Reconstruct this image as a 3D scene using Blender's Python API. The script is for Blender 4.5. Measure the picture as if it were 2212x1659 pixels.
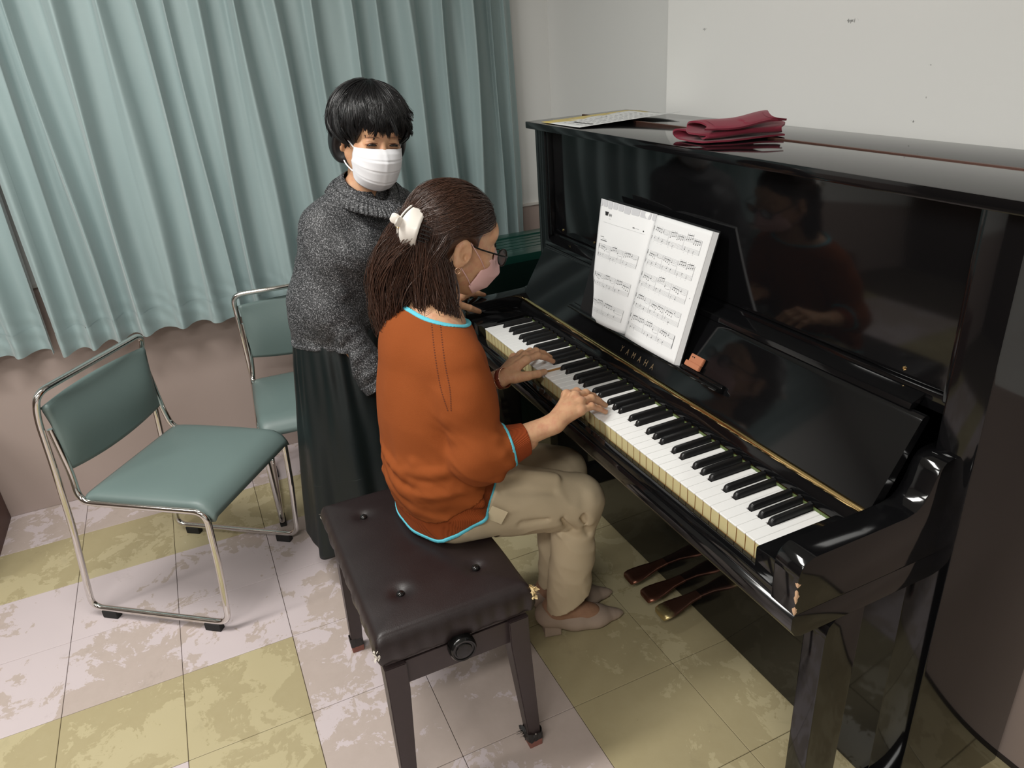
import bpy, bmesh, math, random
import numpy as np
from mathutils import Vector, Matrix

for _o in list(bpy.data.objects):
    bpy.data.objects.remove(_o)
SC = bpy.context.scene
COL = SC.collection

# ------------------------------------------------------------------ camera
CAM_POS = (1.9747, -0.7573, 1.5534)
YAW, PITCH, ROLL, FPX = 2.7418, -0.4448, -0.0734, 1586.43
def _cam():
    f = Vector((math.cos(PITCH)*math.cos(YAW), math.cos(PITCH)*math.sin(YAW), math.sin(PITCH)))
    r = f.cross(Vector((0, 0, 1))).normalized(); u = r.cross(f)
    c, s = math.cos(ROLL), math.sin(ROLL)
    r2 = c*r + s*u; u2 = -s*r + c*u
    m = Matrix((( r2.x, u2.x, -f.x, CAM_POS[0]), (r2.y, u2.y, -f.y, CAM_POS[1]),
                (r2.z, u2.z, -f.z, CAM_POS[2]), (0, 0, 0, 1)))
    cd = bpy.data.cameras.new('camera'); cd.sensor_width = 36.0; cd.lens = FPX/2212*36.0
    cd.clip_start = 0.02
    co = bpy.data.objects.new('camera', cd); co.matrix_world = m; COL.objects.link(co)
    SC.camera = co
_cam()

# ------------------------------------------------------------------ world, lights, exposure
w = bpy.data.worlds.new('room_world'); SC.world = w; w.use_nodes = True
w.node_tree.nodes['Background'].inputs[0].default_value = (0.8, 0.9, 1.0, 1)
w.node_tree.nodes['Background'].inputs[1].default_value = 0.05
def area(name, loc, sx, sy, power, col=(1, 1, 1), rot=(0, 0, 0)):
    l = bpy.data.lights.new(name, 'AREA'); l.shape = 'RECTANGLE'; l.size = sx; l.size_y = sy
    l.energy = power; l.color = col
    o = bpy.data.objects.new(name, l); o.location = loc; o.rotation_euler = rot; COL.objects.link(o)
    return o
LCOL = (1.0, 0.985, 0.94)
area('fluorescent_or_fill_light', (0.35, -1.35, 2.46), 0.24, 1.2, 31, LCOL)
area('fluorescent_or_fill_light', (2.45, -1.45, 2.46), 0.24, 1.2, 30, LCOL)  # unseen lamp, added to light the keyboard and the right wall
area('fluorescent_or_fill_light', (0.35, -2.95, 2.46), 0.24, 1.2, 18, LCOL)  # unseen rear lamp, added as frontal fill on legs and piano front
area('fluorescent_or_fill_light', (2.45, -2.95, 2.46), 0.24, 1.2, 18, LCOL)  # its twin on the right, likewise an added fill lamp
SC.view_settings.view_transform = 'Standard'
SC.view_settings.look = 'None'
SC.view_settings.gamma = 1.0
SC.view_settings.use_curve_mapping = False
SC.view_settings.exposure = 0.36

# ------------------------------------------------------------------ helpers
def srgb(r, g, b):
    def f(c):
        c /= 255.0
        return c/12.92 if c <= 0.04045 else ((c+0.055)/1.055)**2.4
    return (f(r), f(g), f(b), 1.0)

class NT:
    """tiny node-tree helper"""
    def __init__(self, name):
        self.m = bpy.data.materials.new(name); self.m.use_nodes = True
        self.t = self.m.node_tree; self.n = self.t.nodes; self.b = self.n['Principled BSDF']
    def new(self, typ, **kw):
        nd = self.n.new(typ)
        for k, v in kw.items():
            if k.startswith('_'):
                nd.inputs[k[1:].replace('_', ' ')].default_value = v
            else:
                setattr(nd, k, v)
        return nd
    def link(self, a, b): self.t.links.new(a, b)
    def coord(self, kind='Object', scale=(1, 1, 1), loc=(0, 0, 0), rot=(0, 0, 0)):
        tc = self.new('ShaderNodeTexCoord'); mp = self.new('ShaderNodeMapping')
        mp.inputs['Scale'].default_value = scale; mp.inputs['Location'].default_value = loc
        mp.inputs['Rotation'].default_value = rot
        self.link(tc.outputs[kind], mp.inputs['Vector']); return mp.outputs['Vector']
    def noise(self, vec, scale, detail=4, rough=0.55, dist=0.0):
        nd = self.new('ShaderNodeTexNoise'); nd.inputs['Scale'].default_value = scale
        nd.inputs['Detail'].default_value = detail; nd.inputs['Roughness'].default_value = rough
        nd.inputs['Distortion'].default_value = dist
        if vec is not None: self.link(vec, nd.inputs['Vector'])
        return nd.outputs['Fac']
    def ramp(self, fac, stops, interp='LINEAR'):
        nd = self.new('ShaderNodeValToRGB'); cr = nd.color_ramp; cr.interpolation = interp
        while len(cr.elements) < len(stops): cr.elements.new(0.5)
        for e, (p, c) in zip(cr.elements, stops):
            e.position = p; e.color = c if len(c) == 4 else (*c, 1)
        self.link(fac, nd.inputs['Fac']); return nd.outputs['Color']
    def mix(self, fac, a, b, blend='MIX'):
        nd = self.new('ShaderNodeMix'); nd.data_type = 'RGBA'; nd.blend_type = blend
        for sock, v in ((nd.inputs['Factor'], fac), (nd.inputs[6], a), (nd.inputs[7], b)):
            if isinstance(v, (int, float)): sock.default_value = v
            elif isinstance(v, tuple): sock.default_value = v
            else: self.link(v, sock)
        return nd.outputs[2]
    def math(self, op, a, b=None, clamp=False):
        nd = self.new('ShaderNodeMath'); nd.operation = op; nd.use_clamp = clamp
        for i, v in enumerate((a, b)):
            if v is None: continue
            if isinstance(v, (int, float)): nd.inputs[i].default_value = v
            else: self.link(v, nd.inputs[i])
        return nd.outputs[0]
    def bump(self, h, strength=0.3, dist=0.002):
        nd = self.new('ShaderNodeBump'); nd.inputs['Strength'].default_value = strength
        nd.inputs['Distance'].default_value = dist
        self.link(h, nd.inputs['Height']); self.link(nd.outputs['Normal'], self.b.inputs['Normal'])
    def set(self, **kw):
        for k, v in kw.items():
            s = self.b.inputs[k.replace('_', ' ')]
            if isinstance(v, (int, float, tuple)): s.default_value = v
            else: self.link(v, s)
        return self

def simple(name, col, rough=0.5, metal=0.0, var=0.06, nscale=40.0, bump=0.0, bscale=200.0, coat=0.0, sheen=0.0, spec=0.5):
    t = NT(name); v = t.coord('Object')
    n = t.noise(v, nscale, 3)
    dark = tuple(c*(1-var) for c in col[:3]) + (1,); lite = tuple(min(1, c*(1+var)) for c in col[:3]) + (1,)
    t.set(Base_Color=t.mix(n, dark, lite), Roughness=rough, Metallic=metal, Coat_Weight=coat, Sheen_Weight=sheen)
    t.b.inputs['Specular IOR Level'].default_value = spec
    if bump: t.bump(t.noise(v, bscale, 3), bump, 0.001)
    return t.m

def tag(o, label=None, cat=None, group=None, kind=None):
    if label: o['label'] = label
    if cat: o['category'] = cat
    if group: o['group'] = group
    if kind: o['kind'] = kind
    return o
def empty(name, loc=(0, 0, 0), rz=0.0, parent=None):
    o = bpy.data.objects.new(name, None); o.location = loc; o.rotation_euler = (0, 0, rz)
    o.empty_display_size = 0.05
    COL.objects.link(o)
    if parent: o.parent = parent
    return o
def link_mesh(name, me, mat=None, parent=None, smooth=False):
    if mat is not None:
        for mm in (mat if isinstance(mat, (list, tuple)) else [mat]): me.materials.append(mm)
    if smooth:
        me.polygons.foreach_set('use_smooth', [True]*len(me.polygons))
    o = bpy.data.objects.new(name, me); COL.objects.link(o)
    if parent: o.parent = parent
    return o
def pyd(name, verts, faces, mat=None, parent=None, smooth=False):
    me = bpy.data.meshes.new(name); me.from_pydata([tuple(map(float, v)) for v in verts], [], [tuple(map(int, f)) for f in faces]); me.update()
    return link_mesh(name, me, mat, parent, smooth)
def from_bm(name, bm, mat=None, parent=None, smooth=False):
    bmesh.ops.recalc_face_normals(bm, faces=bm.faces)
    me = bpy.data.meshes.new(name); bm.to_mesh(me); bm.free()
    return link_mesh(name, me, mat, parent, smooth)
def shade_auto(o, ang=35):
    me = o.data
    me.polygons.foreach_set('use_smooth', [True]*len(me.polygons))
    bm = bmesh.new(); bm.from_mesh(me)
    lim = math.radians(ang)
    for e in bm.edges:
        e.smooth = not (len(e.link_faces) == 2 and e.calc_face_angle(0) > lim)
    bm.to_mesh(me); bm.free(); return o
def bm_box(bm, x0, x1, y0, y1, z0, z1, bevel=0.0, seg=2):
    r = bmesh.ops.create_cube(bm, size=1.0)
    vs = r['verts']
    for v in vs:
        v.co = Vector((x0+(v.co.x+.5)*(x1-x0), y0+(v.co.y+.5)*(y1-y0), z0+(v.co.z+.5)*(z1-z0)))
    if bevel:
        es = list({e for v in vs for e in v.link_edges})
        bmesh.ops.bevel(bm, geom=es, offset=bevel, segments=seg, profile=0.7, affect='EDGES')
def box(name, x0, x1, y0, y1, z0, z1, mat, parent=None, bevel=0.002, seg=2):
    bm = bmesh.new(); bm_box(bm, x0, x1, y0, y1, z0, z1, bevel, seg)
    o = from_bm(name, bm, mat, parent)
    if bevel: shade_auto(o, 40)
    return o
def prism(name, prof, x0, x1, mat, parent=None, bevel=0.0, axis='x', seg=2):
    """closed (a,b) profile extruded along axis"""
    bm = bmesh.new(); n = len(prof)
    def P(t, a, b):
        return {'x': (t, a, b), 'y': (a, t, b), 'z': (a, b, t)}[axis]
    v0 = [bm.verts.new(P(x0, *q)) for q in prof]; v1 = [bm.verts.new(P(x1, *q)) for q in prof]
    bm.faces.new(v0); bm.faces.new(v1[::-1])
    for i in range(n):
        bm.faces.new((v0[i], v1[i], v1[(i+1) % n], v0[(i+1) % n]))
    bmesh.ops.recalc_face_normals(bm, faces=bm.faces)
    if bevel:
        es = [e for e in bm.edges if e.calc_face_angle(0) > 0.6]
        bmesh.ops.bevel(bm, geom=es, offset=bevel, segments=seg, profile=0.7, affect='EDGES')
    o = from_bm(name, bm, mat, parent); shade_auto(o, 40); return o
def smooth_path(pts, r=0.04, n=6):
    """round the corners of a polyline with quadratic fillets"""
    P = [Vector(p) for p in pts]; out = [P[0]]
    for i in range(1, len(P)-1):
        a, b, c = P[i-1], P[i], P[i+1]
        da = min(r, (a-b).length*0.48); dc = min(r, (c-b).length*0.48)
        s = b+(a-b).normalized()*da; e = b+(c-b).normalized()*dc
        for k in range(n+1):
            t = k/n; out.append(s*(1-t)**2 + b*2*t*(1-t) + e*t*t)
    out.append(P[-1]); return out
def catmull(pts, n=8):
    P = [np.array(p, float) for p in pts]; P = [2*P[0]-P[1]]+P+[2*P[-1]-P[-2]]; out = []
    for i in range(1, len(P)-2):
        for k in range(n):
            t = k/n
            out.append(0.5*((2*P[i])+(-P[i-1]+P[i+1])*t+(2*P[i-1]-5*P[i]+4*P[i+1]-P[i+2])*t*t+(-P[i-1]+3*P[i]-3*P[i+1]+P[i+2])*t**3))
    out.append(P[-2]); return out
def tube_geo(path, rad, seg=10, flat=1.0, closed=False, up=None):
    """returns verts, faces of a swept tube; rad number or list; flat = squash of 2nd axis"""
    P = [Vector(p) for p in path]; n = len(P)
    R = rad if isinstance(rad, (list, tuple, np.ndarray)) else [rad]*n
    V = []; F = []; prev = None
    for i in range(n):
        if closed: t = (P[(i+1) % n]-P[i-1])
        else: t = (P[min(i+1, n-1)]-P[max(i-1, 0)])
        t.normalize()
        if prev is None:
            u = Vector(up) if up else (Vector((0, 0, 1)) if abs(t.z) < 0.9 else Vector((1, 0, 0)))
            a = (u - t*u.dot(t)).normalized()
        else:
            a = (prev - t*prev.dot(t)).normalized()
        prev = a; b = t.cross(a)
        for k in range(seg):
            th = 2*math.pi*k/seg
            V.append(P[i]+a*(math.cos(th)*R[i]*flat)+b*(math.sin(th)*R[i]))
    rng = n if closed else n-1
    for i in range(rng):
        for k in range(seg):
            j = (i+1) % n; k2 = (k+1) % seg
            F.append((i*seg+k, i*seg+k2, j*seg+k2, j*seg+k))
    if not closed:
        F.append(tuple(range(seg))[::-1]); F.append(tuple((n-1)*seg+k for k in range(seg)))
    return V, F
def tube(name, path, rad, mat, parent=None, seg=10, flat=1.0, closed=False, up=None):
    V, F = tube_geo(path, rad, seg, flat, closed, up)
    return shade_auto(pyd(name, V, F, mat, parent), 50)
def lathe(name, prof, mat, parent=None, seg=32, axis=((0, 0, 0), (0, 0, 1))):
    """profile (r, h) about an axis"""
    o = Vector(axis[0]); d = Vector(axis[1]).normalized()
    a = d.orthogonal().normalized(); b = d.cross(a); V = []; F = []
    for r, h in prof:
        for k in range(seg):
            th = 2*math.pi*k/seg
            V.append(o+d*h+a*(r*math.cos(th))+b*(r*math.sin(th)))
    m = len(prof)
    for i in range(m-1):
        for k in range(seg):
            k2 = (k+1) % seg
            F.append((i*seg+k, i*seg+k2, (i+1)*seg+k2, (i+1)*seg+k))
    F.append(tuple(range(seg))[::-1]); F.append(tuple((m-1)*seg+k for k in range(seg)))
    ob = pyd(name, V, F, mat, parent)
    bm = bmesh.new(); bm.from_mesh(ob.data); bmesh.ops.recalc_face_normals(bm, faces=bm.faces); bm.to_mesh(ob.data); bm.free()
    return shade_auto(ob, 35)
def grid_geo(fn, nu, nv):
    V = [fn(i/(nu-1), j/(nv-1)) for j in range(nv) for i in range(nu)]
    F = [(j*nu+i, j*nu+i+1, (j+1)*nu+i+1, (j+1)*nu+i) for j in range(nv-1) for i in range(nu-1)]
    return V, F
# ------------------------------------------------------------------ room
random.seed(5)
def wall_material():
    t = NT('painted_wall'); v = t.coord('Object')
    n1 = t.noise(v, 1.3, 3); n2 = t.noise(v, 60, 3)
    base = t.mix(n1, srgb(222, 222, 219), srgb(230, 230, 228))
    # small dark specks and scuffs left on the paint
    sp = t.ramp(t.noise(t.coord('Object', (1, 1, 1.6), (3.1, 0, 1.7)), 9, 6, 0.75), [(0.0, (0, 0, 0)), (0.735, (0, 0, 0)), (0.755, (1, 1, 1))])
    base = t.mix(t.math('MULTIPLY', sp, 0.35), base, srgb(130, 128, 124))
    for (x, z, rx, rz) in ((0.685, 1.529, 0.024, 0.0065), (0.192, 1.528, 0.012, 0.0045), (0.895, 1.384, 0.003, 0.004), (0.875, 1.337, 0.007, 0.004), (0.893, 1.443, 0.004, 0.002)):
        mv = t.coord('Object', (1/rx, 0, 1/rz), (-x/rx, 0, -z/rz))
        ln = t.new('ShaderNodeVectorMath'); ln.operation = 'LENGTH'; t.link(mv, ln.inputs[0])
        nn = t.noise(t.coord('Object', (3, 1, 1)), 130, 5, 0.7)
        k = t.math('LESS_THAN', t.math('ADD', ln.outputs['Value'], t.math('MULTIPLY', nn, 3.4)), 2.1)
        base = t.mix(t.math('MULTIPLY', k, 0.7), base, srgb(70, 72, 70))
    t.set(Base_Color=base, Roughness=0.6); t.bump(n2, 0.12, 0.001); return t.m
def dado_material():
    t = NT('dado_paint'); v = t.coord('Object')
    n = t.noise(v, 2.2, 5); base = t.mix(n, srgb(165, 148, 141), srgb(174, 158, 151))
    sp = t.ramp(t.noise(t.coord('Object', (1, 1.0, 2.0)), 14, 6, 0.8), [(0.0, (0, 0, 0)), (0.70, (0, 0, 0)), (0.73, (1, 1, 1))])
    base = t.mix(t.math('MULTIPLY', sp, 0.4), base, srgb(110, 98, 92))
    t.set(Base_Color=base, Roughness=0.5); t.bump(t.noise(v, 50, 3), 0.12, 0.001); return t.m
M_WALL = wall_material(); M_DADO = dado_material()
M_JOINT = simple('tile_joint_grime', srgb(78, 66, 55), 0.9)
M_CEIL = simple('ceiling_board', srgb(225, 225, 220), 0.8)
M_TRIM = simple('dado_trim_paint', srgb(214, 210, 204), 0.5)
M_FARWALL = simple('darkened_far_wall', srgb(74, 60, 52), 0.6)  # unseen wall, made dark so the piano panel mirrors little light

def tile_material(name, base1, base2, worn, worn2, amount, speck):
    t = NT(name); v = t.coord('Object')
    oi = t.new('ShaderNodeObjectInfo'); geo = t.new('ShaderNodeNewGeometry')
    P = geo.outputs['Position']
    rnd = oi.outputs['Random']
    big = t.noise(P, 1.7, 2, 0.5); mid = t.noise(P, 9, 8, 0.68, 0.6); fine = t.noise(P, 55, 6, 0.7)
    s = t.math('ADD', t.math('MULTIPLY', big, 0.75), t.math('MULTIPLY', mid, 0.95))
    s = t.math('ADD', s, t.math('MULTIPLY', fine, 0.22))
    s = t.math('ADD', s, t.math('MULTIPLY', rnd, 0.07))
    mask = t.ramp(s, [(0.0, (0, 0, 0)), (amount, (0, 0, 0)), (amount+0.022, (1, 1, 1))])
    body = t.mix(t.noise(P, 3.0, 3), base1, base2)
    wcol = t.mix(t.noise(P, 26, 6, 0.7), worn, worn2)
    col = t.mix(t.math('MULTIPLY', mask, 0.85), body, wcol)
    dots = t.ramp(t.noise(P, 75, 2, 0.5), [(0.0, (0, 0, 0)), (0.76, (0, 0, 0)), (0.79, (1, 1, 1))])
    col = t.mix(t.math('MULTIPLY', dots, speck), col, srgb(92, 76, 60))
    grime = t.ramp(t.noise(P, 5.2, 7, 0.72, 0.4), [(0.0, (0, 0, 0)), (0.60, (0, 0, 0)), (0.78, (1, 1, 1))])
    col = t.mix(t.math('MULTIPLY', grime, 0.35), col, srgb(110, 98, 78))
    t.set(Base_Color=col, Roughness=t.math('ADD', 0.3, t.math('MULTIPLY', mask, 0.25)))
    t.b.inputs['Specular IOR Level'].default_value = 0.35
    t.bump(t.math('ADD', mid, t.math('MULTIPLY', mask, -0.4)), 0.12, 0.0008); return t.m
M_TP = tile_material('mauve_vinyl_tile', srgb(206, 193, 195), srgb(198, 186, 187), srgb(170, 154, 143), srgb(187, 172, 163), 0.985, 0.25)
M_TY = tile_material('ochre_vinyl_tile', srgb(189, 178, 144), srgb(180, 168, 132), srgb(161, 148, 112), srgb(172, 160, 126), 0.965, 0.35)

floor = box('floor', -1.02, 4.0, -3.6, 0.80, -0.06, -0.0032, M_JOINT, None, 0.0); tag(floor, kind='structure')
TS = 0.303; TX0, TY0 = 0.1827, -1.3628
_tm = {}
def tile_mesh(w, d, yel):
    key = (round(w, 3), round(d, 3), yel)
    if key not in _tm:
        bm = bmesh.new(); bm_box(bm, 0, w, 0, d, -0.0032, 0.0, 0.0009, 1)
        me = bpy.data.meshes.new('tile'); bmesh.ops.recalc_face_normals(bm, faces=bm.faces); bm.to_mesh(me); bm.free()
        me.materials.append(M_TY if yel else M_TP); _tm[key] = me
    return _tm[key]
def is_yellow(k, j):
    if k == -3 : return True
    if j >= 4: return True
    if k == 0 and j <= 1: return True
    if k == 1 and j == 1: return True
    if k == 2 and j == 0: return True
    return False
G = 0.0007
for k in range(-4, 9):
    for j in range(-3, 8):
        x0 = max(TX0+k*TS, -1.0); x1 = TX0+(k+1)*TS; y0 = TY0+j*TS; y1 = min(TY0+(j+1)*TS, 0.775)
        o = bpy.data.objects.new('tile', tile_mesh(x1-x0-2*G, y1-y0-2*G, is_yellow(k, j)))
        o.location = (x0+G, y0+G, 0); COL.objects.link(o); o.parent = floor

DZ = 0.862
wl = box('wall_left', -1.12, -1.0, -3.6, 0.80, 0, 2.5, M_WALL, None, 0.0); tag(wl, kind='structure')
box('dado_panel', -1.0, -0.9995, -3.6, 0.774, 0.0, DZ, M_DADO, wl, 0.0)
box('dado_trim', -1.0, -0.992, -3.6, 0.774, DZ-0.004, DZ+0.008, M_TRIM, wl, 0.001)
# back wall: shallow recess at the left, the face steps forward at x = 0.025
wb = prism('wall_back', [(-1.0, 0.90), (-1.0, 0.775), (0.025, 0.775), (0.025, 0.635), (4.1, 0.635), (4.1, 0.90)], 0, 2.5, M_WALL, None, 0.0, 'z')
tag(wb, kind='structure')
box('dado_panel', -0.999, 0.024, 0.7742, 0.775, 0.0, DZ, M_DADO, wb, 0.0)
box('dado_panel', 0.0245, 4.0, 0.6345, 0.6352, 0.0, DZ, M_DADO, wb, 0.0)
box('skirting', 0.0245, 4.0, 0.629, 0.635, 0.0, 0.012, simple('skirting_dark', srgb(48, 42, 38), 0.7), wb, 0.001)  # thin dark strip along the foot of the back wall
wf = box('wall_front', -1.1, 4.1, -3.72, -3.6, 0, 2.5, M_FARWALL, None, 0.0); tag(wf, kind='structure')
wr = box('wall_right', 4.0, 4.12, -3.6, 0.64, 0, 2.5, M_WALL, None, 0.0); tag(wr, kind='structure')
cl = box('ceiling', -1.1, 4.1, -3.7, 0.85, 2.5, 2.6, M_CEIL, None, 0.0); tag(cl, kind='structure')
# ------------------------------------------------------------------ upright piano
def black_lacquer():
    t = NT('black_piano_lacquer'); v = t.coord('Object')
    n = t.noise(v, 3.0, 4); sc = t.noise(t.coord('Object', (60, 6, 6)), 8, 3)
    t.set(Base_Color=(0.0045, 0.0045, 0.005, 1), Roughness=t.math('ADD', 0.045, t.math('MULTIPLY', n, 0.05)))
    t.b.inputs['Specular IOR Level'].default_value = 0.44
    t.bump(sc, 0.012, 0.0005); return t.m
M_BLK = black_lacquer()
M_IVORY = simple('white_key_acrylic', srgb(246, 246, 245), 0.18, var=0.015)
M_CREAM = simple('key_front_cream', srgb(214, 200, 150), 0.45, var=0.06, nscale=90)
M_KWOOD = simple('key_stick_wood', srgb(176, 128, 72), 0.6)
M_EBONY = simple('black_key_resin', (0.010, 0.010, 0.011, 1), 0.32, var=0.1)
M_BRASS = simple('polished_brass', (0.86, 0.62, 0.28, 1), 0.09, 1.0, var=0.08, nscale=60)
M_LETTER = simple('brass_letter_inlay', srgb(128, 108, 82), 0.4, 0.3)
M_OLDBR = simple('tarnished_brass', (0.24, 0.105, 0.07, 1), 0.32, 0.9, var=0.3, nscale=30)
M_HINGE = simple('brown_hinge_metal', srgb(92, 62, 52), 0.4, 0.5)
M_FELT = simple('green_felt', srgb(96, 112, 66), 0.95, bump=0.3, bscale=900)
M_CHIP = simple('chipped_bare_wood', srgb(196, 160, 128), 0.8, var=0.2)

piano = empty('upright_piano', (0.61, 0.3, 0))
tag(piano, 'tall glossy black upright piano standing against the white wall', 'piano')
PX, PY = 0.61, 0.3
class Sub: pass
def pp(o, parent=None):
    """meshes are written in world coordinates; parent keeps them in place"""
    o.parent = parent or piano
    o.matrix_parent_inverse = Matrix.Translation((-PX, -PY, 0))
    return o
def pbox(name, *a, mat=M_BLK, bevel=0.003, parent=None): 
    o = box(name, *a, mat, None, bevel)
    if parent is None: return pp(o)
    o.parent = parent; return o

SL0, SL1, SR0, SR1 = -0.145, -0.085, 1.298, 1.365
for (a, b) in ((SL0, SL1), (SR0, SR1)):
    s = pbox('side_panel', a, b, 0.275, 0.61, 0.012, 1.288, bevel=0.004)
    i0, i1 = (b-0.016, b+0.010) if a < 0 else (a-0.010, a+0.016)
    pbox('pilaster_moulding', i0, i1, 0.281, 0.31, 0.97, 1.287, bevel=0.004, parent=s)
pbox('back_panel', SL1, SR0, 0.585, 0.608, 0.05, 1.287)
pbox('lid_front', -0.157, 1.377, 0.250, 0.4435, 1.289, 1.309, bevel=0.004)
pbox('lid_rear', -0.157, 1.377, 0.4515, 0.612, 1.289, 1.309, bevel=0.003)
pbox('lid_hinge', -0.15, 1.37, 0.4435, 0.4515, 1.29, 1.3105, mat=M_HINGE, bevel=0.001)
up = pbox('upper_panel', SL1, SR0, 0.300, 0.322, 0.978, 1.288, bevel=0.002)
pbox('upper_panel_rail', SL1, SR0, 0.292, 0.318, 0.944, 0.976, bevel=0.003)
for sx in (-0.03, 0.16, 1.2):
    lathe('screw', [(0.0005, 0), (0.004, 0.0005), (0.004, 0.002), (0.002, 0.003)], M_BRASS, None, 12, ((sx, 0.3005, 0.992), (0, -1, 0))).parent = up
# fallboard, opened and leaning back
fb = prism('fallboard', [(0.1655, 0.7915), (0.253, 0.937), (0.258, 0.944), (0.266, 0.947), (0.274, 0.940), (0.187, 0.785), (0.178, 0.780)], -0.072, 1.280, M_BLK, None, 0.0)
pp(fb)
fr = prism('fallboard_flap', [(0.258, 0.9475), (0.262, 0.957), (0.290, 0.968), (0.294, 0.960), (0.272, 0.9465)], -0.078, 1.252, M_BLK, None, 0.001)
pp(fr)
# music ledge on the fallboard
ldir = Vector((0, 0.0875, 0.1455)).normalized(); lnor = Vector((0, -0.1455, 0.0875)).normalized()
def fbp(x, s, h=0.0):
    """point on the fallboard face: s metres up from the hinge, h off the face"""
    return Vector((x, 0.1655, 0.7915))+ldir*s+lnor*h
lp = [fbp(0, 0.047, -0.001), fbp(0, 0.047, 0.020), fbp(0, 0.050, 0.024), fbp(0, 0.054, 0.022), fbp(0, 0.058, 0.010), fbp(0, 0.064, 0.010), fbp(0, 0.066, -0.001)]
lg = prism('music_ledge', [(q.y, q.z) for q in lp], 0.222, 0.872, M_BLK, None, 0.001); lg.parent = fb
# maker's name in brass letters
def letters(txt, x0, x1, s0, hgt, parent):
    n = len(txt)
    for i, ch in enumerate(txt):
        cu = bpy.data.curves.new('letter', 'FONT'); cu.body = ch; cu.size = 1.0; cu.extrude = 0.0
        ob = bpy.data.objects.new('letter', cu); COL.objects.link(ob)
        bpy.context.view_layer.update()
        me = bpy.data.meshes.new_from_object(ob.evaluated_get(bpy.context.evaluated_depsgraph_get()))
        bpy.data.objects.remove(ob)
        xs = [v.co.x for v in me.vertices]; ys = [v.co.y for v in me.vertices]
        cw = max(xs)-min(xs); chh = max(ys)-min(ys); wpx = hgt*0.72
        cx = x0+(x1-x0)*(i+0.5)/n
        for v in me.vertices:
            q = fbp(cx+((v.co.x-min(xs))/cw-0.5)*wpx, s0+(v.co.y-min(ys))/chh*hgt, 0.0006)
            v.co = q
        o = link_mesh('letter', me, M_LETTER, parent)
letters('YAMAHA', 0.488, 0.648, 0.014, 0.0155, fb)
# nameboard strip below the hinge and brass hinge
pp(prism('nameboard', [(0.150, 0.750), (0.152, 0.768), (0.163, 0.786), (0.182, 0.782), (0.182, 0.748)], -0.061, 1.283, M_BLK, None, 0.001))
hg = pp(tube('brass_hinge', [(-0.066, 0.1635, 0.7885), (1.274, 0.1632, 0.7885)], 0.0064, M_BRASS, None, 14))
pp(box('nameboard_felt', -0.002, 1.2245, 0.1485, 0.1515, 0.7425, 0.7465, M_FELT, None, 0.0005))
# arms
AP = [(-0.037, 0.70), (-0.037, 0.770)]
for k in range(7):
    th = math.pi-math.pi/2*k/6; AP.append((-0.003+0.034*math.cos(th), 0.771+0.034*math.sin(th)))
AP += [(0.10, 0.805), (0.185, 0.806), (0.207, 0.811), (0.221, 0.822), (0.231, 0.840), (0.239, 0.862), (0.246, 0.878), (0.257, 0.888), (0.272, 0.891), (0.300, 0.891), (0.300, 0.70)]
for (a, b) in ((-0.113, -0.061), (1.283, 1.335)):
    arm = pp(prism('arm', AP, a, b, M_BLK, None, 0.0025))
    if a > 0:
        # chipped front corner showing bare wood
        rng = random.Random(3)
        for (z0, z1) in ((0.725, 0.752), (0.702, 0.718), (0.757, 0.766)):
            V = []; n = 7
            for i in range(n):
                z = z0+(z1-z0)*i/(n-1); e = 0.0045*math.sin(math.pi*i/(n-1))+0.0008
                V += [(1.3345-e*rng.uniform(.5, 1.2), -0.0374, z), (1.3354, -0.0374, z), (1.3354, -0.0374+e*rng.uniform(.5, 1.3), z)]
            F = []
            for i in range(n-1):
                F += [(3*i, 3*i+1, 3*i+4, 3*i+3), (3*i+1, 3*i+2, 3*i+5, 3*i+4)]
            pyd('chip', V, F, M_CHIP, arm)
for (a, b) in ((-0.061, -0.003), (1.2255, 1.283)):
    pbox('key_block', a, b, -0.022, 0.165, 0.70, 0.757, bevel=0.005)
kb = pp(prism('keybed', [(-0.034, 0.700), (-0.040, 0.694), (-0.040, 0.672), (-0.030, 0.655), (-0.016, 0.650), (0.300, 0.650), (0.300, 0.700)], -0.113, 1.335, M_BLK, None, 0.001))
pbox('key_slip', -0.061, 1.283, -0.033, -0.008, 0.700, 0.7165, bevel=0.004)
lowp = pbox('lower_panel', SL1, SR0, 0.322, 0.342, 0.012, 0.655, bevel=0.002)
pbox('bottom_board', SL1, SR0, 0.345, 0.58, 0.012, 0.09)
for (a, b) in ((-0.105, -0.060), (1.282, 1.327)):
    pp(prism('leg', [(0.050, 0.0), (0.050, 0.600), (0.056, 0.625), (0.072, 0.640), (0.10, 0.650), (0.135, 0.650), (0.125, 0.0)], a, b, M_BLK, None, 0.003))
    pbox('toe_block', a-0.006, b+0.006, 0.128, 0.322, 0.002, 0.075, bevel=0.004)

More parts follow.
